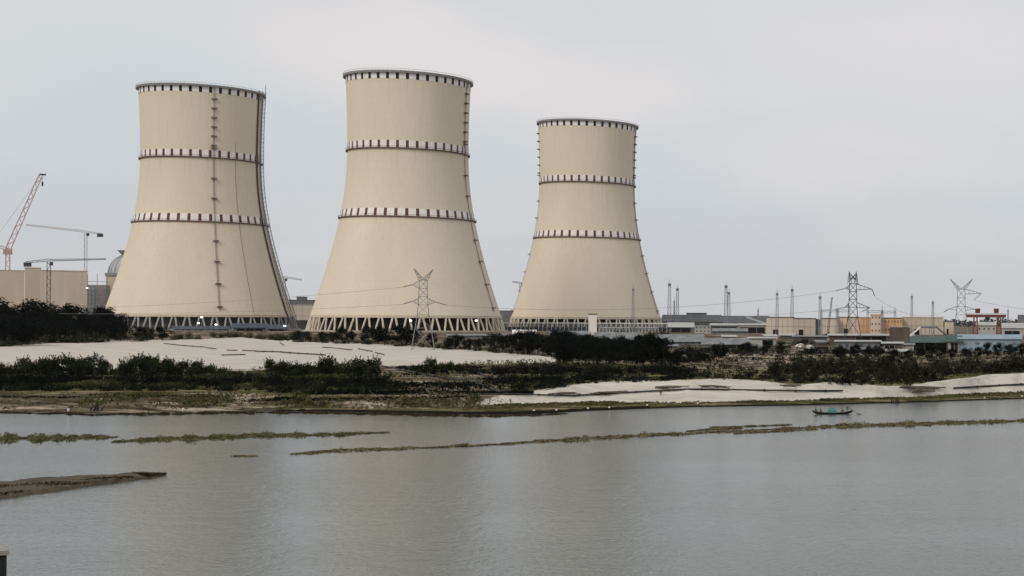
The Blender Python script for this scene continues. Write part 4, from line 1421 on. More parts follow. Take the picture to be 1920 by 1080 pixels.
row('low', 560, 1010, 24, [(560, 630), (780, 640), (1010, 652)], [(560, 641), (780, 649), (1010, 666)], 'dark shrub at the back edge of the pale sand', 'shrubs along the back of the sand', ordinal=False)
row('tree', 1040, 1250, 19, [(1040, 634), (1100, 632), (1150, 636), (1180, 634), (1200, 628), (1250, 640)], [(1040, 682), (1150, 688), (1250, 688)], '{} tree from the left in the black clump right of the sand end', 'trees of the black clump')
row('tree', 985, 1245, 18, [(985, 626), (1040, 624), (1100, 631), (1160, 636), (1200, 627), (1245, 638)], 664, 'black tree of the second line behind the black clump', 'trees behind the black clump', ordinal=False)
row('tree', 1255, 1345, 18, [(1255, 655), (1345, 648)], [(1255, 690), (1345, 680)], '{} tree from the left below the wide grey roofed shed', 'trees below the grey shed')
row('tree', 1346, 1470, 20, [(1346, 645), (1470, 640)], 660, 'small dark tree among the huts before the beige block', 'small trees among the huts', ordinal=False)
row('lowdark', 1040, 1300, 22, 682, 700, 'dark low shrub at the foot of the black clump', 'shrubs at the foot of the black clump', ordinal=False)
row('lowdark', 1120, 1480, 26, [(1120, 698), (1480, 698)], [(1120, 713), (1300, 709), (1480, 712)], 'dark shrub directly behind the crest of the sand ridge', 'shrubs behind the ridge crest', ordinal=False)
# right scrub
row('scrub', 1500, 1700, 22, [(1500, 672), (1700, 660)], [(1500, 690), (1700, 685)], 'grey green scrub on the slope below the huts', 'scrub below the huts', ordinal=False)
row('scrub', 1440, 1930, 24, [(1440, 678), (1700, 672), (1930, 664)], [(1440, 700), (1700, 700), (1930, 690)], 'grey green scrub in the middle of the right slope', 'scrub on the right slope', ordinal=False)
row('scrub', 1450, 1760, 25, [(1450, 696), (1760, 690)], [(1450, 716), (1600, 716), (1760, 714)], 'dark scrub just above the right sand heaps', 'scrub above the right sand', ordinal=False)
row('scrub', 1770, 1930, 24, [(1770, 680), (1930, 674)], [(1770, 704), (1850, 698), (1930, 695)], 'scrub behind the far right sand heap', 'scrub behind the far right heap', ordinal=False)
row('tree', 1700, 1930, 22, [(1700, 652), (1760, 648), (1800, 654), (1860, 644), (1930, 640)], [(1700, 675), (1930, 668)], '{} tree from the left in the dark row before the green and blue sheds', 'trees before the green and blue sheds')
row('tree', 1580, 1700, 24, [(1580, 652), (1640, 646), (1700, 652)], 672, '{} small tree from the left below the low hut row', 'small trees below the hut row')

# huts, stalls and heaps crowded between the tree line and the plant
CL = [(1262, 655, 14, 'greywall', 'greyroof', 'tiny grey hut at the left end of the wide grey roofed shed'),
      (1346, 648, 20, 'brownwall', 'greyroof', 'brown hut behind the low pale roofed shed'),
      (1368, 640, 24, 'greywall', 'paleroof', 'long grey hut under the open pale shed'),
      (1412, 655, 16, 'dark', 'darkroof', 'black hut just left of the green tarpaulin stall'),
      (1433, 658, 15, 'brownwall', 'darkroof', 'reddish brown hut below the pale flat hut'),
      (1446, 640, 22, 'palewall', 'paleroof', 'pale hut right at the left foot of the beige block'),
      (1476, 637, 26, 'brownwall', 'paleroof', 'hut with pale roof below the beige block'),
      (1507, 641, 16, 'greywall', 'darkroof', 'dark roofed hut behind the white bags'),
      (1541, 648, 15, 'brownwall', 'greyroof', 'hut wedged right of the grey tarpaulin stall'),
      (1574, 662, 14, 'greywall', 'darkroof', 'small hut left below the low grey hut row'),
      (1618, 664, 17, 'brownwall', 'greyroof', 'small brown hut below the two standing people'),
      (1645, 662, 14, 'palewall', 'greyroof', 'small pale hut right of the two standing people'),
      (1668, 664, 18, 'greywall', 'paleroof', 'grey hut below the brown hut with pale roof'),
      (1690, 668, 15, 'palewall', 'paleroof', 'small pale hut lowest among the scrub')]
for i, (px, yb, w_, wl, rf, lab) in enumerate(CL):
    building('hut', px - w_ / 2, px + w_ / 2, yb - 9 - (i * 7 % 4), yb, wl, lab, 'hut', depth=5, roof='mono' if i % 3 else 'gable', roofmat=rf, rise=.7,
             opening=(.15, .6, .75) if i % 2 else None, wins=0 if i % 2 else 2, group='small huts at the edge of the scrub', skew=R.uniform(-.25, .25))
row('lowdark', 1105, 1250, 23, [(1105, 630), (1180, 636), (1250, 632)], [(1105, 648), (1250, 652)], 'dark shrub half hiding the pale roofed sheds below the right tower', 'shrubs hiding the pale sheds', ordinal=False)
row('lowdark', 1255, 1720, 21, [(1255, 634), (1450, 637), (1720, 640)], [(1255, 645), (1450, 646), (1720, 648)], 'dark shrub squeezed between the huts', 'shrubs between the huts', ordinal=False)
row('lowdark', 1280, 1720, 19, [(1280, 648), (1720, 652)], [(1280, 661), (1720, 664)], 'dark low shrub along the lower edge of the huts', 'shrubs at the lower edge of the huts', ordinal=False)
row('low', 1000, 1260, 18, [(1000, 617), (1110, 621), (1260, 622)], [(1000, 633), (1260, 640)], 'dark shrub in front of the pale sheds below the right tower', 'shrubs before the sheds of the right tower', ordinal=False)

# undergrowth that nobody could count
def scatter(name, m, regions, dens, leaf, hmax, label, seed, cat):
    rr = random.Random(seed)
    mb = MB()
    for (px0, px1, top, bot) in regions:
        n = int((px1 - px0) * dens)
        for i in range(n):
            px = rr.uniform(px0, px1)
            a = interp(px, top) if isinstance(top, list) else top
            b = interp(px, bot) if isinstance(bot, list) else bot
            py = a + (b - a) * rr.random()
            p = hit(px, py)
            cl = noise.noise(Vector((p.x * .07, p.y * .04, seed)))
            if cl < .02 and rr.random() < .8: continue
            s = leaf * rr.uniform(.6, 1.4)
            for j in range(4):
                q = p + Vector((rr.gauss(0, s * .8), rr.gauss(0, s * .8), rr.random() * hmax * (.6 + cl)))
                leafquad(mb, q, Vector((rr.gauss(0, 1), rr.gauss(0, 1), .5)), s, rr)
    o = mb.build(name, m)
    tag(o, label, cat, kind='stuff')
scatter('undergrowth', M['leafdark'], [(-60, 475, 700, 734), (500, 730, 690, 736), (730, 870, 690, 704), (600, 880, 722, 738), (870, 1300, 684, [(870, 738), (1080, 722), (1300, 712)])], 5.0, .42, 1.1, 'tangled dark green undergrowth covering the river bank slope', 1, 'undergrowth')
scatter('scrub_cover', M['leafgrey'], [(1290, 1930, [(1290, 664), (1930, 660)], [(1290, 710), (1500, 718), (1700, 725), (1800, 706), (1930, 696)]), (1930, 2140, 650, 692)], 5.0, .42, 1.0, 'grey green scrub cover on the right bank', 2, 'scrub')
scatter('bank_grass', M['grass'], [(1040, 1290, 688, 699), (860, 1060, 681, 690), (470, 520, 694, 722), (150, 480, 708, 714), (100, 480, 724, 729), (0, 60, 702, 708), (720, 880, 705, 728), (480, 660, 706, 712), (150, 900, 742, 764)], 3.0, .3, 1.6, 'lighter green grass on the terraces of the bank', 5, 'grass')
scatter('shore_grass', M['grass'], [(870, 2140, [(870, 761), (1100, 755), (1440, 753), (1700, 745), (1930, 735), (2140, 732)], [(870, 775), (1100, 768), (1300, 761), (1500, 758), (1700, 753), (1930, 746), (2140, 744)])], 6.0, .28, .5, 'olive grass fringe along the right shore', 3, 'grass')
scatter('bank_tufts', M['drygrass'], [(-40, 960, 736, 768), (730, 960, 696, 740)], 1.6, .24, .5, 'dry tufts on the brown left shore', 4, 'grass')

scatter('shore_straw', M['drygrass'], [(870, 1930, [(870, 760), (1100, 754), (1440, 752), (1700, 744), (1930, 734)], [(870, 772), (1100, 765), (1300, 759), (1500, 756), (1700, 750), (1930, 743)])], 4.0, .26, .35, 'straw coloured patches in the grass fringe of the right shore', 13, 'grass')
scatter('undercut_debris', M['leafdark'], [(420, 900, [(420, 749), (900, 743)], [(420, 753.5), (900, 747.5)]), (560, 1000, [(560, 738), (1000, 735)], [(560, 741), (1000, 738)]), (0, 420, 744, 747)], 3.0, .3, .5, 'dark clumps drawn as the undercut edge of the bank, with washed up debris', 14, 'debris')  # leaf clumps stand in for the dark undercut of the bank, plus debris
def rubble():
    rr = random.Random(4)
    mb = MB()
    for i in range(900):
        px = rr.uniform(1340, 1700); py = rr.uniform(642, 684) if px < 1510 else rr.uniform(645, 672)
        p = hit(px, py)
        if noise.noise(Vector((p.x * .05, p.y * .03, 2))) < -.05: continue
        q = rr.random() ** 2
        mb.mi = rr.choice((0, 0, 1, 2, 3))
        mb.box(p + Vector((0, 0, .15)), (.3 + 1.8 * q, .3 + 1.2 * q, .2 + .8 * q), rr.uniform(0, 3))
    o = mb.build('rubble', [M['brownwall'], M['concrete'], M['dark'], M['reddirt']])
    tag(o, 'rubble and scrap strewn on the bare slope below the huts', 'rubble', kind='stuff')
rubble()

# far tree line on the horizon
def far_wood():
    rr = random.Random(77)
    mb = MB()
    for i in range(520):
        px = -120 + 2300 * i / 520 + rr.uniform(-3, 3)
        Y = rr.uniform(2300, 3100)
        p = on(px, Y)
        h = rr.uniform(9, 15) + 5 * noise.noise(Vector((px * .02, 0, 0)))
        for j in range(34):
            c = p + Vector((rr.gauss(0, 4), rr.gauss(0, 4), h * (.15 + .85 * rr.random())))
            leafquad(mb, c, Vector((rr.gauss(0, 1), rr.gauss(0, 1) - .6, .5)), 2.4, rr)
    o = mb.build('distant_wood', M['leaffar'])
    tag(o, 'hazy far tree line along the horizon', 'wood', kind='stuff')
far_wood()

# ------------------------------------------------------------------ things on the river
def floating(name, strips, dens, m, label, seed, leaf=.17):
    rr = random.Random(seed)
    mb = MB()
    for (pts, thick) in strips:
        x0, x1 = pts[0][0], pts[-1][0]
        n = int((x1 - x0) * dens)
        for i in range(n):
            px = rr.uniform(x0, x1)
            cy, th = interp(px, pts), interp(px, thick)
            e = noise.noise(Vector((px * .035, seed, 0))) * 1.0 + noise.noise(Vector((px * .15, seed, 4))) * .6
            th = max(0, th * (.85 + 1.3 * e))
            if th < .25 or rr.random() < .32 - noise.noise(Vector((px * .07, seed, 7))) * 1.3 - .5 * noise.noise(Vector((px * .05, seed, 17))): continue
            py = cy + rr.gauss(0, .4) * th + 1.6 * noise.noise(Vector((px * .02, seed, 11)))
            Y = -CAMH / slope(px, py)
            p = W(px, py, Y)
            hgt = .02 + .16 * max(0, noise.noise(Vector((p.x * .3, p.y * .3, seed))) + .3)
            for j in range(3):
                s = leaf * rr.uniform(.6, 1.5)
                q = p + Vector((rr.gauss(0, .25), rr.gauss(0, .25), .03 + rr.random() * hgt))
                leafquad(mb, q, Vector((rr.gauss(0, .7), rr.gauss(0, .7), 1)), s, rr)
    o = mb.build(name, m)
    tag(o, label, 'water plants', kind='stuff')
floating('floating_weed', [([(-60, 824), (215, 820)], [(-60, 8), (120, 8), (180, 5), (215, 1)])], 26, M['weedg'], 'green mat of floating weed at the left edge of the river', 1)
floating('floating_weed', [([(215, 829), (245, 827), (330, 823), (500, 817), (640, 815), (725, 811)], [(215, 1), (245, 3), (280, 6), (400, 6), (560, 4.5), (650, 3.4), (690, 1.5), (725, .8)])], 24, M['weedg'], 'long green strip of floating weed in mid river left', 2)
floating('floating_weed', [([(550, 852), (620, 846), (700, 843), (780, 841)], [(550, 1), (590, 3), (640, 3.5), (750, 3), (780, 1.2)]), ([(845, 837), (875, 834)], [(845, 1), (866, 3), (875, 1)]), ([(440, 856), (475, 855)], [(440, .8), (460, 1.2), (475, .6)]), ([(780, 841), (960, 833)], [(780, .6), (960, .7)])], 14, M['weed'], 'thin broken strip of floating weed below the mid river strip', 3)
floating('floating_weed', [([(945, 832), (1050, 826), (1200, 817), (1300, 813), (1440, 806), (1560, 800), (1700, 796), (1930, 789)], [(945, .9), (1000, 1.8), (1050, 4), (1180, 4.2), (1290, 2.6), (1340, 1.2), (1400, 2.8), (1450, 1.4), (1500, 3.6), (1600, 5), (1750, 5), (1930, 4.2)]), ([(1335, 802), (1480, 797)], [(1335, .8), (1420, 1.8), (1480, .8)]), ([(1290, 809), (1390, 803)], [(1290, .6), (1340, 1.6), (1390, .6)]), ([(1380, 813), (1530, 806)], [(1380, .5), (1450, 1.2), (1530, .5)])], 24, M['weed'], 'long brown strip of floating weed across the right of the river', 4)

floating('reflection_strip', [([(-60, 772), (0, 774), (200, 778), (480, 773.5), (640, 775), (900, 780.5), (1000, 779.5), (1060, 776)], [(-60, .8), (150, 1.8), (300, 3), (480, 3), (640, 2.4), (800, 3.0), (960, 2.4), (1060, .8)])], 10, M['mudgrass'], 'dark weed strip standing in for the bank reflection along the left shore', 5, .22)  # strip added to draw the bank's dark reflection on the water
def sandbar():
    top = [(-300, 915), (-60, 906), (0, 903), (60, 896), (150, 893), (230, 891), (290, 889), (316, 890)]
    bot = [(-300, 985), (-60, 948), (0, 938), (60, 929), (120, 920), (180, 911), (230, 904), (290, 896), (316, 891.5)]
    mb = MB()
    nx, ny = 110, 14
    for i in range(nx + 1):
        px = -300 + 616 * i / nx
        a, b = interp(px, top), interp(px, bot)
        a += .8 * noise.noise(Vector((px * .05, 1, 0))); b += 1.6 * noise.noise(Vector((px * .06, 2, 0)))
        for j in range(ny + 1):
            f = j / ny
            py = a + (b - a) * f
            Y = -CAMH / slope(px, py)
            p = W(px, py, Y)
            e = min(1, f * 5) * min(1, (1 - f) * 12)
            z = -.25 + e * (.75 + .25 * noise.noise(Vector((p.x * .25, p.y * .25, 0))) + .12 * noise.noise(Vector((p.x, p.y, 4)))) * min(1, (316 - px) / 90 + .3)
            mb.v.append((p.x, p.y, z))
    for i in range(nx):
        for j in range(ny):
            a = i * (ny + 1) + j
            mb.face((a, a + 1, a + ny + 2, a + ny + 1))
    m, nt, p = nodes('mud_bank')
    n1 = noi(nt, pos(nt), .6, 6, .65); n2 = noi(nt, pos(nt), 2.5, 5, .6)
    c = mixcol(nt, ramp(nt, n1, .35, .65), (.03, .02, .011), (.085, .058, .032))
    c = mixcol(nt, ramp(nt, n2, .5, .75), c, (.075, .065, .03))
    nt.links.new(c, p.inputs['Base Color']); p.inputs['Roughness'].default_value = .9
    b = nt.nodes.new('ShaderNodeBump'); b.inputs['Distance'].default_value = .3; nt.links.new(n2, b.inputs['Height']); nt.links.new(b.outputs[0], p.inputs['Normal'])
    o = mb.build('mud_bank', m, smooth=True)
    tag(o, kind='structure')
    rr = random.Random(9); g = MB()
    for i in range(4200):
        px = rr.uniform(-80, 312); a, b_ = interp(px, top), interp(px, bot)
        f = rr.uniform(.22, .93)
        py = a + (b_ - a) * f
        Y = -CAMH / slope(px, py); q = W(px, py, Y)
        if noise.noise(Vector((q.x * .12, q.y * .12, 8))) < -.12: continue
        q.z = .40 * min(1, (316 - px) / 90 + .3) + rr.random() * .15
        leafquad(g, q, Vector((rr.gauss(0, 1), rr.gauss(0, 1), .6)), .17, rr)
    o = g.build('mud_grass', M['mudgrass'])
    tag(o, 'dry brown grass on the mud bank at lower left', 'grass', kind='stuff')
sandbar()

# ------------------------------------------------------------------ people
def person_mesh(pose, cloth):
    """one continuous skinned body; facing -Y; pose in ('stand', 'sit', 'pole')"""
    me = bpy.data.meshes.new('person')
    bm = bmesh.new()
    lay = bm.verts.layers.skin.verify()
    def V(x, y, z, r):
        v = bm.verts.new((x, y, z)); v[lay].radius = (r, r); return v
    def chain(a, pts):
        out = []
        for x, y, z, r in pts:
            b = V(x, y, z, r); bm.edges.new((a, b)); a = b; out.append(b)
        return out
    if pose == 'sit':
        ph = .28
        pel = V(0, 0, ph, .14); pel[lay].use_root = True
        leg = lambda s: [(s * .1, -.02, ph - .01, .09), (s * .17, -.42, ph + .22, .068), (s * .15, -.46, .09, .05), (s * .15, -.60, .03, .045)]
        sh = ph + .48; lean = -.08
        arm = lambda s: [(s * .19, lean, sh - .02, .06), (s * .24, lean - .12, sh - .27, .045), (s * .18, -.36, ph + .26, .035), (s * .15, -.44, ph + .25, .038)]
    else:
        ph = .92
        pel = V(0, 0, ph, .14); pel[lay].use_root = True
        sp = .02 if pose == 'stand' else .12
        leg = lambda s: [(s * .1, 0, ph - .06, .095), (s * (.11 + sp), -.02, .48, .065), (s * (.12 + sp), .02, .08, .045), (s * (.13 + sp), -.13, .03, .042)]
        sh = ph + .50; lean = 0 if pose == 'stand' else -.08
        if pose == 'stand':
            arm = lambda s: [(s * .19, lean, sh - .02, .06), (s * .25, lean + .03, sh - .30, .045), (s * .25, lean - .06, sh - .55, .035), (s * .25, lean - .09, sh - .63, .038)]
        else:
            arm = lambda s: [(s * .19, lean, sh - .02, .06), (s * .26, lean - .2, sh - .18, .045), (s * .12, lean - .42, sh - (.05 if s > 0 else .3), .035), (s * .08, lean - .48, sh - (.02 if s > 0 else .28), .038)]
    spine = chain(pel, [(0, lean * .4, ph + .22, .135), (0, lean, sh, .145), (0, lean - .01, sh + .1, .06), (0, lean - .02, sh + .19, .085), (0, lean - .02, sh + .30, .07)])
    for s in (-1, 1):
        chain(pel, leg(s)); chain(spine[1], arm(s))
    bm.to_mesh(me); bm.free()
    o = bpy.data.objects.new('tmp', me); col.objects.link(o)
    sk = o.modifiers.new('s', 'SKIN'); sb = o.modifiers.new('b', 'SUBSURF'); sb.levels = 2; sb.render_levels = 2
    bpy.context.view_layer.update()
    dg = bpy.context.evaluated_depsgraph_get()
    ev = bpy.data.meshes.new_from_object(o.evaluated_get(dg))
    bpy.data.objects.remove(o)
    ev.materials.clear()
    for m in (M['skin'], M[cloth], M['darkcloth']): ev.materials.append(m)
    for pl in ev.polygons:
        c = pl.center
        pl.material_index = 0
        if ph - .3 < c.z < sh + .07 and abs(c.x) < .24: pl.material_index = 1
        if c.z < ph + .03 and c.z > (.12 if pose != 'sit' else .06): pl.material_index = 2
        pl.use_smooth = True
    return ev, (0, lean - .02, sh + .29)
def hair_mesh():
    bm = bmesh.new(); bmesh.ops.create_icosphere(bm, subdivisions=2, radius=.1)
    for v in bm.verts:
        v.co.y += .02
        if v.co.z < -.02 and v.co.y < .02: v.co.z = -.02
    me = bpy.data.meshes.new('hair'); bm.to_mesh(me); bm.free(); me.materials.append(M['hair']); return me
HAIR = hair_mesh()
PM = {k: person_mesh(*k) for k in (('sit', 'darkcloth'), ('stand', 'darkcloth'), ('pole', 'darkcloth'), ('stand', 'paleshirt'), ('sit', 'paleshirt'))}
def person(loc, rz, pose, cloth, label, s=1.0):
    me, hd = PM[(pose, cloth)]
    o = link('person', me, None, loc, (0, 0, rz), (s, s, s))
    tag(o, label, 'person')
    link('hair', HAIR, o, hd)
    return o

# boat
def boat():
    Y = -CAMH / slope(1561, 776.5)
    p = W(1561, 776.5, Y)
    rz = yaw(1561)
    t = empty('wooden_boat', p, rz, 'slim dark wooden boat with a teal tarpaulin on the river', 'boat')
    L = 75 * mpp(Y) * math.cos(rz)
    mb = MB()
    n, mseg = 24, 9
    def sec(f):
        x = -L / 2 + L * f
        a = abs(2 * f - 1)
        w = 1.0 * (1 - a ** 2.6) + .06
        sheer = .36 + .60 * a ** 3
        keel = -.28 + .75 * a ** 4
        return x, w, sheer, keel
    for inner in (0, 1):
        b = len(mb.v)
        for i in range(n + 1):
            x, w, sh, ke = sec(i / n)
            for j in range(mseg):
                q = -1 + 2 * j / (mseg - 1)
                ww = w - inner * min(.07, w * .5)
                zz = ke + inner * .1 + (sh - ke - inner * .1) * abs(q) ** 1.8
                mb.v.append((x, ww * math.copysign(abs(q) ** .8, q), zz))
        for i in range(n):
            for j in range(mseg - 1):
                k = b + i * mseg + j
                f = (k, k + mseg, k + mseg + 1, k + 1)
                mb.face(f if inner else f[::-1])
    for i in range(n):
        for j in (0, mseg - 1):
            k = i * mseg + j; o = (n + 1) * mseg
            mb.face((k, k + mseg, k + mseg + o, k + o))
    mb.build('hull', M['wood'], t)
    mb = MB()
    for f in (.12, .25, .4, .6, .72, .86):
        x, w, sh, ke = sec(f); mb.box((x, 0, .24), (.5, w * 1.7, .06))
    mb.build('thwart', M['wood'], t)
    mb = MB()
    x0, x1 = (1553 - 1561) * mpp(Y), (1568 - 1561) * mpp(Y)
    N_ = 10
    for x in (x0, (x0 + x1) / 2, x1):
        for i in range(N_ + 1):
            a = math.pi * i / N_
            mb.v.append((x, .92 * math.cos(a), .35 + (1.0 + (.1 if x not in (x0, x1) else 0)) * math.sin(a)))
    for r_ in range(2):
        for i in range(N_):
            k = r_ * (N_ + 1) + i
            mb.face((k, k + 1, k + N_ + 2, k + N_ + 1))
    mb.face(list(range(N_ + 1))); mb.face(list(range(2 * (N_ + 1), 3 * (N_ + 1)))[::-1])
    mb.build('canopy', M['teal'], t)
    mw_ = Matrix.Translation(p) @ Matrix.Rotation(rz, 4, 'Z')
    X = lambda px: (px - 1561) * mpp(Y) * math.cos(rz)
    person(mw_ @ Vector((X(1529), 0, .52)), rz + 1.57, 'sit', 'darkcloth', 'person in dark clothes crouching at the left tip of the boat', 1.05)
    person(mw_ @ Vector((X(1538), 0, .36)), rz + 1.2, 'sit', 'darkcloth', 'person in dark clothes sitting left of the teal tarpaulin')
    person(mw_ @ Vector((X(1581), 0, .36)), rz - 1.4, 'sit', 'darkcloth', 'person in dark clothes sitting right of the teal tarpaulin')
    person(mw_ @ Vector((X(1589.5), 0, .38)), rz - 1.57, 'pole', 'darkcloth', 'person in dark clothes standing with an oar at the right end of the boat', .92)
    mb = MB(); a = Vector((X(1588), -.35, 1.75)); b = Vector((X(1611), -1.3, .0))
    mb.tube([a, b], .045, 5); mb.box((b.x, b.y, b.z + .05), (.9, .05, .22))
    o = mb.build('oar', M['wood'], None, p, (0, 0, rz))
    tag(o, 'long oar slanting from the boat into the water', 'oar')
boat()

# people on land
for px, py, pose, cl, lab in [(1239, 743, 'stand', 'darkcloth', 'person in dark clothes standing on the right sand below the pipe'),
                              (1606, 657, 'stand', 'darkcloth', 'person in dark clothes standing before the low grey hut row'),
                              (1628, 657, 'stand', 'paleshirt', 'person in a pale shirt standing right of the one in dark clothes')]:
    person(hit(px, py), yaw(px) + R.uniform(-1, 1), pose, cl, lab)

# ------------------------------------------------------------------ pipes, bamboo, posts on the banks
def ground_pipe(name, pts, r, m, label, cat, group=None, lift=.1):
    ps = []
    for (a, b), (c, d) in zip(pts, pts[1:]):
        n = max(2, int(abs(c - a) / 8))
        for i in range(n):
            f = i / n; ps.append(hit(a + (c - a) * f, b + (d - b) * f))
    ps.append(hit(*pts[-1]))
    mb = MB()
    mb.tube([q - ps[0] + Vector((0, 0, r + lift)) for q in ps], r, 7)
    d_ = (ps[-1] - ps[0]).length
    # flanged joints
    for i in range(0, len(ps), max(2, int(len(ps) / max(1, d_ / 9)))):
        if 0 < i < len(ps) - 1:
            q = ps[i] - ps[0] + Vector((0, 0, r + lift)); d = (ps[i + 1] - ps[i - 1]).normalized() * .15
            mb.tube([q - d, q + d], r * 1.5, 8)
    o = mb.build(name, m, loc=ps[0])
    tag(o, label, cat, group)
ground_pipe('dredge_pipe', [(1080, 744), (1160, 739), (1235, 735), (1290, 732), (1400, 733.5), (1500, 735), (1580, 735)], .25, M['pipe'], 'long black dredge pipe lying along the right sand', 'pipe', 'black dredge pipes')
ground_pipe('dredge_pipe', [(880, 741.5), (960, 741), (1085, 744)], .2, M['pipe'], 'black pipe along the low left end of the right sand', 'pipe', 'black dredge pipes')
ground_pipe('dredge_pipe', [(1788, 730), (1850, 726), (1930, 722)], .27, M['pipe'], 'black pipe on the far right sand heap', 'pipe', 'black dredge pipes')
ground_pipe('dredge_pipe', [(716, 688), (760, 697), (800, 705), (850, 713), (900, 719)], .26, M['pipe'], 'black pipe sloping down the bank right of the middle thicket', 'pipe', 'black dredge pipes')
ground_pipe('dredge_pipe', [(885, 698), (925, 713), (962, 721)], .34, M['pipe'], 'upper of the short black pipes sloping down to the sand ridge', 'pipe', 'black dredge pipes')
ground_pipe('dredge_pipe', [(880, 716), (912, 728), (938, 738)], .34, M['pipe'], 'lower of the short black pipes sloping down to the sand ridge', 'pipe', 'black dredge pipes')
ground_pipe('dredge_pipe', [(478, 660), (520, 661), (560, 664), (610, 667)], .26, M['pipe'], 'thin black pipe across the left sand above the middle thicket', 'pipe', 'black dredge pipes')
for pts, lab in [([(308, 645), (345, 649), (386, 652)], 'long dark pole lying on the left sand below the left tower'),
                 ([(388, 653), (405, 655)], 'short dark pole end to end with the long one on the left sand'),
                 ([(425, 657.5), (445, 658)], 'short dark pole left of the pair in mid left sand'),
                 ([(454, 658), (480, 659)], 'thicker dark pole right of the pair in mid left sand'),
                 ([(416, 667), (460, 666)], 'brown pole lowest on the left sand'),
                 ([(525, 643), (532, 648)], 'stubby dark pole high on the sand left of the pylon'),
                 ([(605, 652), (630, 654), (660, 657)], 'long dark pole on the sand left of the pylon'),
                 ([(672, 655), (698, 660)], 'tilted dark pole on the sand near the pylon'),
                 ([(703, 662), (720, 666)], 'short tilted dark pole nearest the pylon on the sand')]:
    ground_pipe('pole', pts, .24, M['bamboo'], lab, 'pole', 'dark poles lying on the left sand', .05)

def bamboo_pile(px0, py0, px1, py1, n, label, spread=2.2):
    rr = random.Random(int(px0))
    a, b = hit(px0, py0), hit(px1, py1)
    mb = MB()
    for i in range(n):
        o = Vector((rr.uniform(-1, 1), rr.uniform(-spread, spread), .15 + rr.random() * .5))
        e = Vector((rr.uniform(-1, 1) * 2, rr.uniform(-spread, spread) * 1.3, .15 + rr.random() * .5))
        p0 = o; p1 = (b - a) * rr.uniform(.55, 1) + e
        mb.tube([p0, (p0 + p1) / 2 + Vector((0, 0, .15)), p1], .13, 5)
    o = mb.build('bamboo_pile', M['bamboo'], loc=a)
    tag(o, label, 'bamboo pile', 'bamboo piles on the right sand')
bamboo_pile(1110, 741, 1168, 737, 12, 'low bamboo pile at the left end of the right sand')
bamboo_pile(1234, 729, 1288, 728, 14, 'bamboo pile beside the black pipe on the right sand')
bamboo_pile(1312, 727, 1378, 729, 7, 'thin long bamboo pile right of centre on the sand ridge')
bamboo_pile(1034, 742, 1078, 740, 9, 'small bamboo pile where the sand ridge begins')
bamboo_pile(1692, 728, 1762, 731, 20, 'big bamboo pile in the gap between the two right sand heaps', 3)
bamboo_pile(1712, 738, 1748, 734, 10, 'lower bamboo pile near the water between the sand heaps')
bamboo_pile(1465, 725, 1500, 727, 6, 'short bamboo pile left of the small sand heap')

for i, (px, py) in enumerate([(1001, 773), (1043, 772), (1102, 770), (1142, 768), (1213, 763), (1308, 759), (1846, 749), (1916, 746), (128, 771), (343, 770)]):
    p = hit(px, min(py, interp(px, LINES[0][1]) - 2.0), .1)
    h = .5
    labs = ['in the grass right at the start of the dark waterline', 'second in the row along the dark waterline', 'third in the row along the dark waterline', 'fourth in the row where the grass thins',
            'below the left end of the sand ridge', 'alone below the middle of the right sand', 'in the green fringe below the far right heap', 'at the right edge in the green fringe', 'on the brown shore at the far left', 'on the brown shore below the left tower']
    t = empty('marker_post', p, R.uniform(-.2, .2), 'short white post ' + labs[i], 'post', 'white marker posts along the shore')
    mb = MB(); mb.tube([(0, 0, -.3), (.04, 0, h)], .2, 8, .16); mb.build('shaft', M['bag'], t)
    mb = MB(); mb.tube([(.04, 0, h), (.04, 0, h + .22)], .28, 8, .22); mb.build('cap', M['bag'], t)

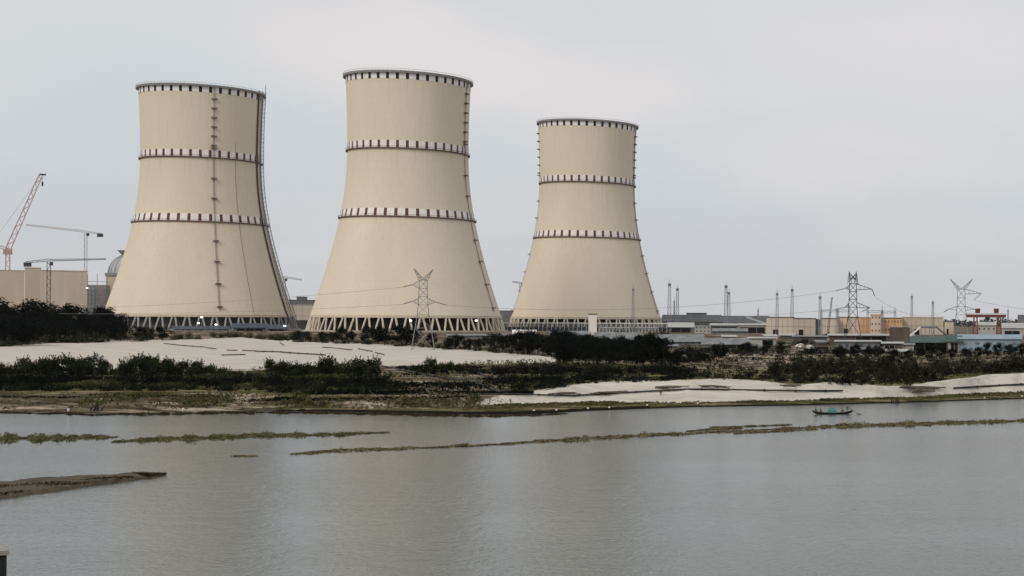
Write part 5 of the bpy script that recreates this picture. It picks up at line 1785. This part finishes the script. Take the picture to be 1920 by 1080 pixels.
# concrete pier head at the lower left corner
def pier():
    Y = 90
    w = 3.0
    c = W(16.5, 1032, Y)
    p = Vector((c.x, Y, 0))
    a_ = yaw(16)
    t = empty('concrete_pier', (p.x - w / 2 * math.cos(a_) - w / 2 * math.sin(a_), Y - w / 2 * math.sin(a_) + w / 2 * math.cos(a_), 0), a_, 'weathered concrete pier head with a pale top at the lower left corner', 'pier')
    h = c.z
    mb = MB(); mb.box((0, 0, (h - .29 - 4) / 2), (w - .2, w - .2, h - .29 + 4))
    mb.build('shaft', mat('stained_concrete', (.022, .02, .018), .9, 1.5, .7, streak=True), t)
    mb = MB(); mb.box((0, 0, h - .14), (w, w, .28)); mb.build('cap', mat('pier_cap_concrete', (.27, .25, .225), .9, 1.5, .3), t)
pier()

# driftwood-like snags by the water line
def stump(px, py, label):
    p = hit(px, py)
    rr = random.Random(px)
    mb = MB()
    for i in range(9):
        a = Vector((rr.uniform(-1.2, 1.2), rr.uniform(-.6, .6), .05)); b = a + Vector((rr.uniform(-1, 1), rr.uniform(-.4, .4), rr.uniform(.3, 1.5)))
        mb.tube([a, (a + b) / 2 + Vector((.1, 0, .1)), b], .22, 5, .08)
    tag(mb.build('snag', M['wood'], loc=p), label, 'snag', 'snags at the waterline')
stump(178, 770, 'dark snag on the brown left shore')
stump(600, 762, 'dark snag on the shore below the middle thicket')
stump(1680, 756, 'dark snag at the waterline right of the boat')

# ------------------------------------------------------------------ air
HAZE = 0.00001
if HAZE:
    mb = MB()
    mb.box((-700, 2300, 120), (9000, 6200, 252))
    o = mb.build('haze', None)
    o.data.materials.clear()
    m = bpy.data.materials.new('haze'); m.use_nodes = True
    nt = m.node_tree; nt.nodes.remove(nt.nodes['Principled BSDF'])
    v = nt.nodes.new('ShaderNodeVolumePrincipled')
    v.inputs['Color'].default_value = (.86, .9, .96, 1); v.inputs['Density'].default_value = HAZE
    nt.links.new(v.outputs[0], nt.nodes['Material Output'].inputs['Volume'])
    o.data.materials.append(m)
    tag(o, kind='stuff')
for o in list(scene.objects):
    for k in ('_h', '_w'):
        if k in o: del o[k]
